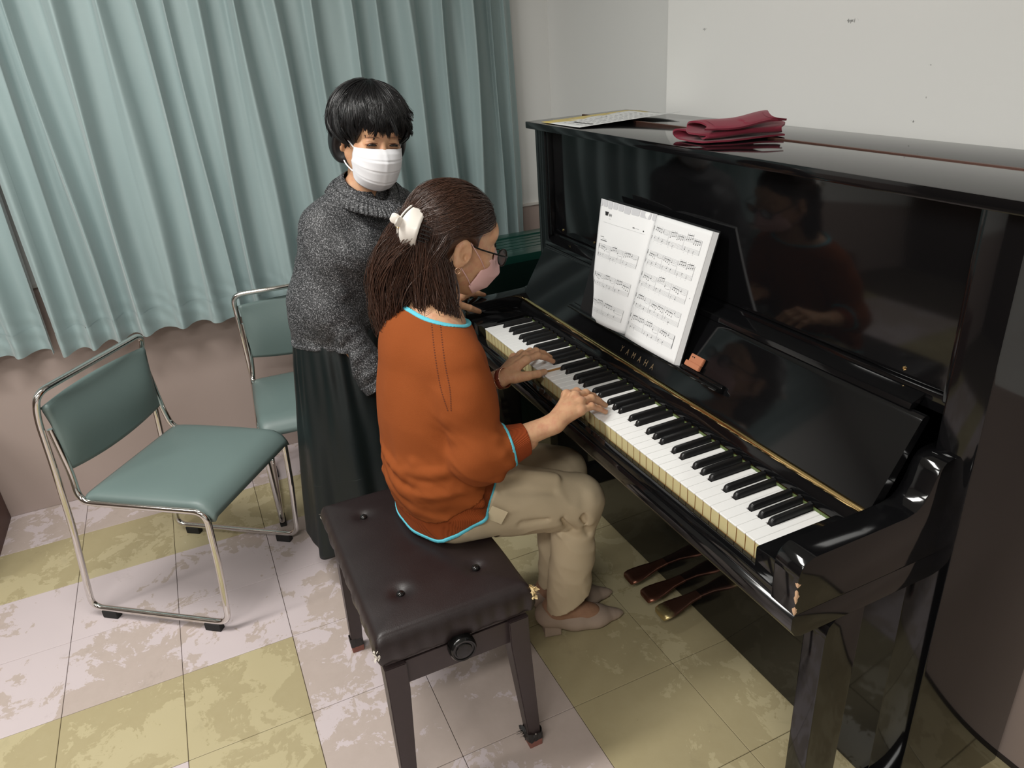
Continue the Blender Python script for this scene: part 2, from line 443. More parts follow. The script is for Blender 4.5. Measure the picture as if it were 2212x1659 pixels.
# --- keys
WK = 0.0235; ZK = 0.742; KL = 0.149
BKS = {}  # black key centre by index
blacks = []
for n in range(52):
    let = 'ABCDEFG'[n % 7]
    if let in 'ACDFG' and n < 51:
        off = {'A': 0.0015, 'C': -0.0022, 'D': 0.0022, 'F': -0.0026, 'G': 0.0}[let]
        blacks.append((n, (n+1)*WK+off))
bw = 0.0058
bc = {n: c for n, c in blacks}
PRESS = {16: 0.0085, 28: 0.002}
def white_key(n):
    x0 = n*WK+0.0005; x1 = (n+1)*WK-0.0005; g = 0.0012
    lx = bc[n-1]+bw+g if (n-1) in bc else x0
    rx = bc[n]-bw-g if n in bc else x1
    yb = 0.050; z = ZK-PRESS.get(n, 0)
    out = [(x0+.0012, 0), (x1-.0012, 0), (x1, .0012), (x1, yb), (rx, yb), (rx, KL), (lx, KL), (lx, yb), (x0, yb), (x0, .0012)]
    V = []; F = []; MI = []; m = len(out)
    for zz, ins in ((z, 0.0006), (z-0.0006, 0.0), (z-0.0030, 0.0)):
        for (x, y) in out:
            cx = (x0+x1)/2
            V.append((x+(ins if x < cx else -ins), y+(ins if y < 0.01 else 0), zz))
    F.append(tuple(range(m))); MI.append(0)
    for r in range(2):
        for i in range(m):
            i2 = (i+1) % m; F.append((r*m+i, (r+1)*m+i, (r+1)*m+i2, r*m+i2)); MI.append(0)
    F.append(tuple(2*m+i for i in range(m))[::-1]); MI.append(0)
    o = pyd('white_key', V, F, [M_IVORY, M_CREAM, M_KWOOD])
    bm = bmesh.new(); bm.from_mesh(o.data)
    nf = len(bm.faces)
    # wooden key stick under the acrylic top: cream front, wooden sides
    b0 = len(bm.verts); y0 = 0.0018; zl = 0.706-PRESS.get(n, 0)
    cs = [(x0+.0006, y0), (x1-.0006, y0), (x1-.0006, yb), (rx, yb), (rx, KL), (lx, KL), (lx, yb), (x0+.0006, yb)]
    top = [bm.verts.new((x, y, z-0.0030)) for x, y in cs]; bot = [bm.verts.new((x, y, zl)) for x, y in cs]
    for i in range(8):
        f = bm.faces.new((top[i], bot[i], bot[(i+1) % 8], top[(i+1) % 8])); f.material_index = 1 if i == 0 else 2
    bmesh.ops.recalc_face_normals(bm, faces=bm.faces); bm.to_mesh(o.data); bm.free()
    pp(o)
for n in range(52): white_key(n)
def black_key_mesh():
    sec = [(0.052, ZK-0.004, 0.0058), (0.0555, ZK+0.0085, 0.0048), (0.0590, ZK+0.0112, 0.0044), (0.064, ZK+0.0118, 0.0044), (0.149, ZK+0.0125, 0.0044)]
    V = []; F = []
    prof = []
    for (y, z, hw) in sec:
        if y == 0.052:
            V += [(-hw, y, ZK-0.02), (-hw, y, z), (-hw+.001, y, z), (hw-.001, y, z), (hw, y, z), (hw, y, ZK-0.02)]
        else:
            V += [(-0.0058, y, ZK-0.02), (-hw-0.0008, y, z-0.0022), (-hw+0.0010, y, z), (hw-0.0010, y, z), (hw+0.0008, y, z-0.0022), (0.0058, y, ZK-0.02)]
    m = 6
    for i in range(len(sec)-1):
        for k in range(m-1): F.append((i*m+k, (i+1)*m+k, (i+1)*m+k+1, i*m+k+1))
    F.append(tuple(range(m))); F.append(tuple((len(sec)-1)*m+k for k in range(m))[::-1])
    o = pyd('black_key', V, F, M_EBONY)
    bm = bmesh.new(); bm.from_mesh(o.data); bmesh.ops.recalc_face_normals(bm, faces=bm.faces)
    bmesh.ops.bevel(bm, geom=[e for e in bm.edges if e.calc_face_angle(0) > 0.5], offset=0.0006, segments=2, affect='EDGES')
    bm.to_mesh(o.data); bm.free(); shade_auto(o, 45)
    return o
bk0 = black_key_mesh()
for i, (n, c) in enumerate(blacks):
    o = bk0 if i == 0 else bpy.data.objects.new('black_key', bk0.data)
    if i: COL.objects.link(o)
    o.location = (c, 0, 0); pp(o)
pp(box('key_frame', -0.003, 1.2255, 0.002, 0.30, 0.700, 0.7055, M_KWOOD, None, 0.0))

# --- pedals
def pedal(cx, mat, tilt):
    V = []; F = []; secs = [(0.190, .022, .062), (0.194, .028, .066), (0.205, .0305, .068), (0.225, .030, .069), (0.255, .025, .071), (0.285, .018, .073), (0.330, .015, .075)]
    m = 10
    for (y, hw, z) in secs:
        z = z-tilt*(0.33-y)
        for k in range(m):
            th = 2*math.pi*k/m
            V.append((cx+hw*math.copysign(abs(math.cos(th))**0.5, math.cos(th)), y, z+0.006*math.copysign(abs(math.sin(th))**0.6, math.sin(th))))
    for i in range(len(secs)-1):
        for k in range(m): F.append((i*m+k, i*m+(k+1) % m, (i+1)*m+(k+1) % m, (i+1)*m+k))
    F.append(tuple(range(m))[::-1]); F.append(tuple((len(secs)-1)*m+k for k in range(m)))
    o = pyd('pedal', V, F, mat); bm = bmesh.new(); bm.from_mesh(o.data); bmesh.ops.recalc_face_normals(bm, faces=bm.faces); bm.to_mesh(o.data); bm.free()
    shade_auto(o, 60); return pp(o)
def pedal_mat(name, worn):
    t = NT(name); v = t.coord('Object'); g = t.new('ShaderNodeNewGeometry')
    sx = t.new('ShaderNodeSeparateXYZ'); t.link(g.outputs['Position'], sx.inputs[0])
    f = t.ramp(t.math('ADD', sx.outputs['Y'], t.math('MULTIPLY', t.noise(v, 60, 4), 0.03)), [(0.0, (1, 1, 1)), (0.222, (1, 1, 1)), (0.236, (0, 0, 0))])
    col = t.mix(t.math('MULTIPLY', f, worn), (0.20, 0.095, 0.065, 1), (0.62, 0.50, 0.24, 1))
    t.set(Base_Color=col, Metallic=0.85, Roughness=0.33); return t.m
pedal(0.509, M_OLDBR, 0.02); pedal(0.597, M_OLDBR, 0.02); pedal(0.672, pedal_mat('worn_pedal_brass', 1.0), 0.05)
# ------------------------------------------------------------------ chairs
def chrome():
    t = NT('chrome_tube'); v = t.coord('Object')
    t.set(Base_Color=(0.72, 0.70, 0.67, 1), Metallic=1.0, Roughness=t.math('ADD', 0.07, t.math('MULTIPLY', t.noise(v, 30, 3), 0.06))); return t.m
M_CHROME = chrome()
def vinyl(name, c1, c2, rough=0.42, bs=900, scuff=0.0):
    t = NT(name); v = t.coord('Object')
    col = t.mix(t.noise(v, 6, 4), c1, c2)
    if scuff:
        s = t.ramp(t.noise(t.coord('Object', (3, 1, 1)), 14, 6, 0.8), [(0, (0, 0, 0)), (0.72, (0, 0, 0)), (0.76, (1, 1, 1))])
        col = t.mix(t.math('MULTIPLY', s, scuff), col, tuple(c*0.6 for c in c1[:3])+(1,))
    vo = t.new('ShaderNodeTexVoronoi'); vo.inputs['Scale'].default_value = bs; t.link(v, vo.inputs['Vector'])
    t.set(Base_Color=col, Roughness=rough); t.bump(vo.outputs['Distance'], 0.25, 0.0004); return t.m
M_VINYL = vinyl('teal_grey_vinyl', srgb(100, 117, 115), srgb(106, 123, 120), 0.42, 900, 0.3)
M_RUBBER = simple('black_rubber', (0.012, 0.012, 0.012, 1), 0.7)

def make_chair(name, label, loc, rz):
    root = empty(name, loc, rz); tag(root, label, 'chair', 'stackable tubular chairs')
    W = 0.215; r = 0.0095
    def side(s):
        inn = s*(W-0.022)
        pts = [(0.045, 0.0, 0.775), (0.045, s*W, 0.775), (0.020, s*W, 0.70), (0.012, s*W, 0.55), (-0.005, s*W, 0.345), (-0.050, s*W, 0.030),
               (0.430, s*W, 0.030), (0.452, s*W, 0.250), (0.462, s*W, 0.432), (0.055, s*W, 0.432), (0.048, inn*1.045, 0.52), (0.034, inn*1.045, 0.66)]
        return smooth_path(pts, 0.042, 7)
    fr = empty('frame', (0, 0, 0), 0, root)
    for s in (-1, 1):
        tube('frame_tube', side(s), r, M_CHROME, fr, 12)
        for f in (0.015, 0.375):
            b = bmesh.new(); bm_box(b, f-0.026, f+0.026, s*W-0.011, s*W+0.011, 0.0, 0.026, 0.003)
            from_bm('rubber_foot', b, M_RUBBER, fr)
    tube('cross_bar', [(0.455, -W, 0.402), (0.455, W, 0.402)], 0.006, M_RUBBER, fr, 8)
    # seat pad: flat, waterfall front edge
    def seat(u, v):
        y = (u-0.5)*2*(W-0.010); f = 0.078+v*0.395
        z = 0.436+0.010*math.sin(math.pi*min(1, v*1.15))*(1-(2*u-1)**6)
        if v > 0.86: z -= 0.036*((v-0.86)/0.14)**1.7
        if v < 0.10: z -= 0.006*((0.10-v)/0.10)**2
        if abs(2*u-1) > 0.93: z -= 0.008*((abs(2*u-1)-0.93)/0.07)**2
        f -= 0.012*(v > 0.9)*((v-0.9)/0.1)**3
        return (f, y, z)
    V, F = grid_geo(seat, 36, 36)
    sp = pyd('seat', V, F, M_VINYL, root, True)
    md = sp.modifiers.new('solid', 'SOLIDIFY'); md.thickness = 0.022; md.offset = -1.0
    # backrest pad
    def back(u, v):
        a = 2*u-1; z = 0.530+v*0.205; y = a*(W-0.014)
        z -= 0.018*(1-a*a)*(1-v)**2
        f = 0.024+0.016*(1-v)-0.030*(1-a*a)+0.026*math.sin(math.pi*min(v*1.05, 1))*(1-a**8)+0.030*(1-v)**1.5*(1-a*a)
        if v > .96: f -= 0.006
        f += 0.020*v**2
        return (f+0.010, y, z)
    V, F = grid_geo(back, 40, 22)
    bp = pyd('backrest', V, F, M_VINYL, root, True)
    md = bp.modifiers.new('solid', 'SOLIDIFY'); md.thickness = 0.020; md.offset = -1.0
    return root
make_chair('stacking_chair', 'teal vinyl chair with chrome tube frame standing empty in front of the curtain', (-0.362, -1.131, 0), math.radians(52.8))
make_chair('stacking_chair', 'teal vinyl chair partly hidden behind the standing woman in the dark skirt', (-0.775, -0.450, 0), math.radians(-4))

# ------------------------------------------------------------------ piano bench
def leather():
    t = NT('dark_brown_leatherette'); v = t.coord('Object')
    col = t.mix(t.noise(v, 5, 5), srgb(27, 19, 20), srgb(38, 27, 27))
    wear = t.ramp(t.noise(t.coord('Object', (1.6, 5, 5)), 18, 7, 0.8), [(0, (0, 0, 0)), (0.66, (0, 0, 0)), (0.74, (1, 1, 1))])
    col = t.mix(t.math('MULTIPLY', wear, 0.25), col, srgb(96, 80, 76))
    t.set(Base_Color=col, Roughness=t.math('ADD', 0.30, t.math('MULTIPLY', t.noise(v, 14, 4), 0.22)))
    h = t.math('ADD', t.noise(v, 420, 3), t.math('MULTIPLY', t.noise(v, 28, 5, 0.7), 0.8))
    t.bump(h, 0.22, 0.0012); return t.m
M_LEATH = leather()
M_DKWOOD = simple('dark_brown_stained_wood', srgb(52, 42, 42), 0.38, var=0.15, nscale=60)
M_BTN = simple('black_button', (0.008, 0.007, 0.007, 1), 0.15)
M_CAP = simple('reddish_felt_foot', srgb(128, 82, 72), 0.85, var=0.2, nscale=120)
M_TAPE = simple('frayed_black_tape', srgb(34, 32, 32), 0.5, var=0.3)
M_LINT = simple('frayed_white_fibre', srgb(200, 192, 182), 0.9)
M_FOAM = simple('torn_foam_filling', srgb(214, 190, 140), 0.9, var=0.2)
BX0, BX1, BY0, BY1 = 0.292, 0.836, -0.613, -0.263
bench = empty('piano_bench', ((BX0+BX1)/2, (BY0+BY1)/2, 0))
tag(bench, 'dark brown leatherette piano bench with buttoned seat under the seated player', 'bench')
def bb(o, parent=None):
    o.parent = parent or bench
    if parent is None: o.matrix_parent_inverse = Matrix.Translation((-(BX0+BX1)/2, -(BY0+BY1)/2, 0))
    return o
BTN = [(0.405, -0.525), (0.725, -0.525), (0.405, -0.350), (0.725, -0.350)]
def cushion():
    nu, nv = 76, 52; V = []; F = []
    rng = np.random.RandomState(2)
    def top(u, v):
        x = BX0+u*(BX1-BX0); y = BY0+v*(BY1-BY0)
        e = min(u*(BX1-BX0), (1-u)*(BX1-BX0), v*(BY1-BY0), (1-v)*(BY1-BY0))
        z = 0.478+0.014*(1-math.exp(-e/0.05))
        for (bx, by) in BTN: z -= 0.011*math.exp(-((x-bx)**2+(y-by)**2)/0.00035)
        z -= 0.012*math.exp(-(((x-0.50)/0.19)**2+((y+0.34)/0.13)**2))
        if e < 0.016:
            z -= 0.016-math.sqrt(max(0, 0.016**2-(0.016-e)**2))
        z += 0.0012*math.sin(40*x+3*y)*math.exp(-e/0.03)
        return (x, y, z)
    V, F = grid_geo(top, nu, nv)
    # skirt down the sides
    loop = [i for i in range(nu)]+[j*nu+nu-1 for j in range(1, nv)]+[(nv-1)*nu+i for i in range(nu-2, -1, -1)]+[j*nu for j in range(nv-2, 0, -1)]
    L = len(loop); prev = loop
    for r, (dz, out) in enumerate(((0.010, 0.0025), (0.024, 0.002), (0.036, -0.001), (0.044, -0.004), (0.047, -0.012))):
        cur = []
        for q, i in enumerate(loop):
            x, y, z = V[i]
            sx = -1 if x <= BX0+1e-6 else (1 if x >= BX1-1e-6 else 0); sy = -1 if y <= BY0+1e-6 else (1 if y >= BY1-1e-6 else 0)
            wv = 0.0016*math.sin(q*0.55)+0.0012*math.sin(q*1.31+1)
            cur.append(len(V)); V.append((x+sx*(out+wv), y+sy*(out+wv), 0.458-dz*1.1))
        for k in range(L):
            k2 = (k+1) % L; F.append((prev[k], cur[k], cur[k2], prev[k2]))
        prev = cur
    F.append(tuple(prev))
    o = pyd('cushion', V, F, M_LEATH, None, True)
    bm = bmesh.new(); bm.from_mesh(o.data); bmesh.ops.recalc_face_normals(bm, faces=bm.faces); bm.to_mesh(o.data); bm.free()
    return bb(o)
cush = cushion()
for (bx, by) in BTN:
    lathe('button', [(0.0005, 0.0065), (0.005, 0.0058), (0.0085, 0.003), (0.0095, 0.0), (0.0085, -0.004)], M_BTN, cush, 20, ((bx, by, 0.4815), (0, 0, 1)))
# torn corner
def tear(cx, cy, cz, n, seed, mats, sc=1.0):
    rng = random.Random(seed); V = []; F = []
    for i in range(n):
        c = Vector((cx+rng.uniform(-.006, .006)*sc, cy+rng.uniform(-.006, .006)*sc, cz+rng.uniform(-.014, .014)*sc))
        a = Vector((rng.uniform(-1, 1), rng.uniform(-1, 1), rng.uniform(-1, 1))).normalized()*rng.uniform(.004, .010)*sc
        b = a.orthogonal().normalized()*rng.uniform(.002, .005)*sc
        k = len(V); V += [c-a-b, c+a*0.3-b, c+a+b*0.5, c-a*.2+b]; F.append((k, k+1, k+2, k+3))
    return pyd('torn_filling', V, F, mats)
tear(BX1+0.001, BY1+0.001, 0.462, 26, 4, M_FOAM).parent = cush
tear(BX1+0.001, BY0-0.001, 0.450, 12, 5, M_LINT, 0.8).parent = cush
tear(BX0-0.001, BY0-0.001, 0.445, 8, 6, M_LINT, 0.7).parent = cush
# frame
LX = (0.324, 0.826); LY = (-0.592, -0.290)
for ix in (0, 1):
    for iy in (0, 1):
        sx = -1 if ix == 0 else 1; sy = -1 if iy == 0 else 1
        tx, ty = (0.335, 0.806)[ix], (-0.580, -0.298)[iy]; fx, fy = LX[ix]+sx*0.004, LY[iy]+sy*0.004
        V = []
        for (cx, cy, h, z) in ((tx, ty, 0.0235, 0.392), (tx, ty, 0.0235, 0.320), (fx, fy, 0.0150, 0.016)):
            V += [(cx-h, cy-h, z), (cx+h, cy-h, z), (cx+h, cy+h, z), (cx-h, cy+h, z)]
        F = [(0, 1, 2, 3)]+[(4*r+i, 4*r+(i+1) % 4, 4*r+4+(i+1) % 4, 4*r+4+i) for r in range(2) for i in range(4)]+[(11, 10, 9, 8)]
        bm = bmesh.new(); vs = [bm.verts.new(v) for v in V]; [bm.faces.new([vs[i] for i in f]) for f in F]
        bmesh.ops.recalc_face_normals(bm, faces=bm.faces)
        bmesh.ops.bevel(bm, geom=[e for e in bm.edges if e.calc_face_angle(0) > 0.5], offset=0.002, segments=2, affect='EDGES')
        lg = bb(from_bm('leg', bm, M_DKWOOD)); shade_auto(lg, 40)
        bm = bmesh.new(); bm_box(bm, fx-.0165, fx+.0165, fy-.0165, fy+.0165, 0.0, 0.020, 0.002); from_bm('foot_cap', bm, M_CAP, lg)
        # frayed tape wrapped round the ankle of the leg
        rng = random.Random(ix*2+iy); V = []; F = []; n = 22; top = 0.045
        for k in range(n):
            th = 2*math.pi*k/n; q = max(abs(math.cos(th)), abs(math.sin(th))); R0 = 0.0168/q
            for z in (0.020, 0.034, top+rng.uniform(-.006, .008)):
                rr = R0+rng.uniform(0.0, 0.004 if iy else 0.002)
                V.append((fx+rr*math.cos(th), fy+rr*math.sin(th), z))
        for k in range(n):
            k2 = (k+1) % n
            for r in range(2): F.append((3*k+r, 3*k2+r, 3*k2+r+1, 3*k+r+1))
        pyd('tape_wrap', V, F, M_TAPE, lg, False)
        if (ix, iy) == (1, 1):
            V = []; F = []
            for i in range(16):
                c = Vector((fx-.008+rng.uniform(-.012, .004), fy-.014+rng.uniform(-.014, .006), 0.02+rng.uniform(0, .03)))
                a = Vector((rng.uniform(-1, 1), rng.uniform(-1, 1), rng.uniform(-1, 1))).normalized()*0.013; b = a.orthogonal().normalized()*0.006
                k = len(V); V += [c-a-b, c+a-b*.4, c+a*.6+b, c-a*.5+b]; F.append((k, k+1, k+2, k+3))
            pyd('tape_shred', V, F, M_TAPE, lg)
        t2 = tear(fx+sx*.014, fy, 0.036, 7, 9+ix*2+iy, M_LINT, 0.6); t2.parent = lg
for (x0, x1, y0, y1) in ((0.795, 0.817, -0.558, -0.320), (0.324, 0.346, -0.558, -0.320), (0.357, 0.784, -0.591, -0.569), (0.357, 0.784, -0.309, -0.287)):
    bb(box('rail', x0, x1, y0, y1, 0.324, 0.386, M_DKWOOD, None, 0.002))
bb(box('seat_board', BX0+0.014, BX1-0.014, BY0+0.014, BY1-0.014, 0.396, 0.410, M_DKWOOD, None, 0.002))
# scissor lift and height knob
for y in (-0.545, -0.33):
    bb(tube('lift_arm', [(0.37, y, 0.355), (0.76, y, 0.395)], 0.007, M_RUBBER, None, 8))
    bb(tube('lift_arm', [(0.37, y-.012, 0.395), (0.76, y-.012, 0.355)], 0.007, M_RUBBER, None, 8))
bb(tube('lift_screw', [(0.40, -0.437, 0.389), (0.836, -0.437, 0.389)], 0.006, M_RUBBER, None, 10))
M_KNOB = simple('black_bakelite', (0.006, 0.006, 0.006, 1), 0.16)
bb(lathe('height_knob', [(0.010, 0), (0.026, 0.002), (0.030, 0.008), (0.0305, 0.018), (0.030, 0.027), (0.0265, 0.032), (0.0235, 0.0315), (0.0225, 0.0295), (0.019, 0.0295), (0.0175, 0.032), (0.012, 0.033), (0.0003, 0.033)], M_KNOB, None, 40, ((0.822, -0.437, 0.389), (1, 0, 0))))

# ------------------------------------------------------------------ curtains
def curtain_mat():
    t = NT('pale_teal_satin'); v = t.coord('Object')
    slub = t.noise(t.coord('Object', (4, 14, 320)), 3, 4)
    col = t.mix(t.noise(v, 4, 3), srgb(150, 169, 170), srgb(161, 178, 178))
    col = t.mix(t.math('MULTIPLY', slub, 0.25), col, srgb(132, 155, 158))
    t.set(Base_Color=col, Roughness=0.46, Sheen_Weight=0.35)
    t.b.inputs['Specular IOR Level'].default_value = 0.4
    t.b.inputs['Sheen Roughness'].default_value = 0.4
    t.bump(slub, 0.08, 0.001); return t.m
M_CURT = curtain_mat()
def curtain(name, label, ya, yb, xoff, seed, first):
    rng = np.random.RandomState(seed)
    root = empty(name, (-0.9, (ya+yb)/2, 0.645)); tag(root, label, 'curtain', 'pleated teal curtains')
    # pleat centres with irregular spacing
    ys = [ya]
    while ys[-1] < yb: ys.append(ys[-1]+rng.uniform(0.075, 0.140))
    ys = np.array(ys); amp = rng.uniform(0.026, 0.044, len(ys)); ph = rng.uniform(-0.012, 0.012, (len(ys), 2))
    N = int((yb-ya)/0.0045); NZ = 44
    yy = np.linspace(ya, yb, N); zz = np.concatenate([np.linspace(0.645, 0.80, 14), np.linspace(0.83, 2.42, NZ-14)])
    V = np.zeros((NZ, N, 3))
    idx = np.interp(yy, ys, np.arange(len(ys)))
    for k, z in enumerate(zz):
        h = (z-0.645)/1.78
        wob = 0.10*np.sin(idx*1.7+z*2.1)+0.06*np.sin(idx*3.1-z*4.0+1.0)
        p = (idx+wob)*2*np.pi
        A = np.interp(idx, np.arange(len(ys)), amp)*(0.72+0.28*(1-h))
        s = np.sin(p)
        x = A*np.sign(s)*np.abs(s)**0.75 + 0.013*np.sin(2*p+1.0+2*z)*(0.6+0.4*np.sin(idx*0.9)) + 0.006*np.sin(p*0.5+z*3)
        # crumples near the lower edge
        low = np.exp(-(z-0.645)/0.35)
        x += low*0.004*np.sin(yy*90+z*30+np.sin(z*17)*2)*np.sin(z*55+yy*8)
        e_ = np.clip((yy-0.38)/0.17, 0, 1); x = x*(1-0.62*e_)-0.055*e_
        y = yy+0.013*np.cos(p+0.6)*(1-0.3*h)+np.interp(idx, np.arange(len(ys)), ph[:, 0])*np.sin(z*1.3)
        V[k, :, 0] = -0.9+xoff+x; V[k, :, 1] = y; V[k, :, 2] = z+(0.010*np.sin(idx*0.8+seed)*low)
    F = []
    for k in range(NZ-1):
        b = k*N
        for i in range(N-1): F.append((b+i, b+i+1, b+N+i+1, b+N+i))
    o = pyd('curtain_cloth', V.reshape(-1, 3), F, M_CURT, root, True); o.matrix_parent_inverse = Matrix.Translation((0.9, -(ya+yb)/2, -0.645))
    # folded bottom hem, a second layer of cloth standing 1.5 mm proud, and the side hem
    hr = [k for k in range(NZ) if zz[k] <= 0.735]
    HV = V[hr].copy(); gy = np.gradient(HV[:, :, 1], axis=1); gx = np.gradient(HV[:, :, 0], axis=1); L = np.hypot(gx, gy)+1e-9
    HV[:, :, 0] += gy/L*0.0016; HV[:, :, 1] -= gx/L*0.0016; HV[0, :, 2] -= 0.001
    F = []
    for k in range(len(hr)-1):
        for i in range(N-1): F.append((k*N+i, k*N+i+1, (k+1)*N+i+1, (k+1)*N+i))
    h = pyd('bottom_hem', HV.reshape(-1, 3), F, M_CURT, root, True); h.matrix_parent_inverse = o.matrix_parent_inverse
    cols = slice(0, 11) if first else slice(N-11, N)
    SV = V[:, cols].copy(); SV[:, :, 0] += 0.002
    nn = SV.shape[1]; F = [(k*nn+i, k*nn+i+1, (k+1)*nn+i+1, (k+1)*nn+i) for k in range(NZ-1) for i in range(nn-1)]
    h = pyd('side_hem', SV.reshape(-1, 3), F, M_CURT, root, True); h.matrix_parent_inverse = o.matrix_parent_inverse
    return root
curtain('curtain', 'wide pale teal satin curtain hanging behind the two women', -1.262, 0.585, 0.02, 11, True)
curtain('curtain', 'pale teal curtain panel at the left edge, its side tucked behind the wide one', -2.15, -1.278, -0.02, 4, False)

# ------------------------------------------------------------------ dark green fan-coil heater under the window
def green_metal():
    t = NT('dark_green_enamel'); v = t.coord('Object')
    t.set(Base_Color=t.mix(t.noise(v, 8, 3), srgb(22, 58, 50), srgb(28, 66, 57)), Roughness=0.22); return t.m
M_GREEN = green_metal()
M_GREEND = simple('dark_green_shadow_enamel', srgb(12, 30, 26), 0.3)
unit = empty('radiator_cabinet', (-0.67, 0.45, 0)); tag(unit, 'dark green metal heater cabinet with slatted top beside the piano', 'heater')
def ub(o): o.parent = unit; o.matrix_parent_inverse = Matrix.Translation((0.67, -0.45, 0)); return o
UX0, UX1, UY0, UY1, UZ = -0.812, -0.490, 0.14, 0.765, 0.80
ub(box('cabinet_body', UX0, UX1, UY0, UY1, 0.0, UZ-0.03, M_GREEND, None, 0.004))
ub(box('top_rim', UX0, UX0+0.055, UY0, UY1, UZ-0.03, UZ, M_GREEN, None, 0.003))
ub(box('top_rim', UX1-0.060, UX1, UY0, UY1, UZ-0.03, UZ, M_GREEN, None, 0.003))
ub(box('top_rim', UX0, UX1, UY0, UY0+0.05, UZ-0.0295, UZ+0.0004, M_GREEN, None, 0.003))
nsl = 5; gap = (UX1-0.060-UX0-0.055)/nsl
for i in range(nsl):
    x = UX0+0.055+gap*i
    ub(box('grille_slat', x+0.0035, x+gap-0.0035, UY0+0.05, UY1, UZ-0.012, UZ-0.004, M_GREEN, None, 0.0015))

# ------------------------------------------------------------------ brown cabinet at the left edge
M_BROWN = simple('dark_red_brown_board', srgb(84, 56, 50), 0.55, var=0.12, nscale=50, bump=0.2, bscale=120)
cab = empty('low_cabinet', (-0.76, -1.87, 0)); tag(cab, 'dark red-brown wooden cabinet side just visible at the left edge', 'cabinet')
def cb(o): o.parent = cab; o.matrix_parent_inverse = Matrix.Translation((0.76, 1.87, 0)); return o
cb(box('body', -0.995, -0.55, -2.12, -1.632, 0.0, 0.44, M_BROWN, None, 0.002))
cb(box('door', -0.55, -0.535, -2.115, -1.88, 0.02, 0.43, M_BROWN, None, 0.002))
cb(box('door', -0.55, -0.535, -1.875, -1.637, 0.02, 0.43, M_BROWN, None, 0.002))
# ------------------------------------------------------------------ open music book on the ledge
M_PAPER = simple('white_paper', srgb(240, 241, 242), 0.6, var=0.01, nscale=8)
M_PAPEDGE = simple('page_block_edge', srgb(222, 223, 224), 0.8, var=0.05, nscale=400)
M_INK = simple('black_print', srgb(38, 38, 40), 0.6)
M_GREYINK = simple('grey_print', srgb(166, 167, 170), 0.6)
M_TABINK = simple('pale_grey_print', srgb(206, 207, 211), 0.6)
M_COVER = simple('black_book_cover', (0.01, 0.01, 0.011, 1), 0.35)
book = empty('music_book', (0.5, 0.188, 0.845)); tag(book, 'open book of printed piano music leaning on the piano ledge', 'book')
def kb_(o): o.parent = book; o.matrix_parent_inverse = Matrix.Translation((-0.5, -0.188, -0.845)); return o
BU = Vector((0, 0.092, 0.290)).normalized(); BN = Vector((0, -BU.z, BU.y)); BO = Vector((0.5, 0.188, 0.845))
PWD, PHT = 0.222, 0.305
def lpage(X, Y):
    """left page; X metres from its outer edge, Y metres down from its top edge"""
    u = 1-X/PWD; v = 1-Y/PHT
    h = 0.006+0.020*u*v**1.3-0.020*u**2.2*(1-v)**1.5+0.017*math.sin(math.pi*u**0.8)*(0.35+0.65*(1-v))-0.005*(1-min(1, u*12))
    x = -PWD*u*(1-0.10*(1-v)*u)
    return BO+Vector((x, 0, 0))+BU*(PHT*v-0.014*u**2*(1-v))+BN*h
def rpage(X, Y):
    u = X/PWD; v = 1-Y/PHT
    h = 0.014+0.004*math.sin(math.pi*min(1, u))-0.013*(1-min(1, u*9))**2
    return BO+Vector((PWD*u, 0, 0))+BU*(PHT*v)+BN*h
for nm, fn in (('left_page', lpage), ('right_page', rpage)):
    V, F = grid_geo(lambda a, b: fn(a*PWD, b*PHT), 30, 30)
    o = kb_(pyd(nm, V, F, M_PAPER, None, True))
    md = o.modifiers.new('thick', 'SOLIDIFY'); md.thickness = 0.0006; md.offset = 0
# page block under the right-hand page and covers behind
V = []; F = []
for k in range(31):
    Y = PHT*k/30
    for (uo, hh) in ((0.03, 0.003), (1.0, 0.0135), (1.03, 0.003)):
        V.append(BO+Vector((PWD*uo, 0, 0))+BU*(PHT-Y)+BN*hh)
for k in range(30):
    for c in range(2): F.append((3*k+c, 3*k+c+1, 3*k+c+4, 3*k+c+3))
F += [(0, 1, 2), (92, 91, 90)]
kb_(pyd('page_block', V, F, M_PAPEDGE))
def cover(sgn):
    V = []
    for h in (0.0, 0.002):
        for (x, y) in ((0, -0.002), (sgn*(PWD+0.008), -0.002), (sgn*(PWD+0.008), PHT+0.004), (0, PHT+0.004)):
            V.append(BO+Vector((x, 0, 0))+BU*y+BN*h)
    o = pyd('cover', V, [(0, 1, 2, 3), (4, 5, 6, 7), (0, 1, 5, 4), (1, 2, 6, 5), (2, 3, 7, 6), (3, 0, 4, 7)], M_COVER)
    bm = bmesh.new(); bm.from_mesh(o.data); bmesh.ops.recalc_face_normals(bm, faces=bm.faces); bm.to_mesh(o.data); bm.free()
    return kb_(o)
cover(1); cover(-1)
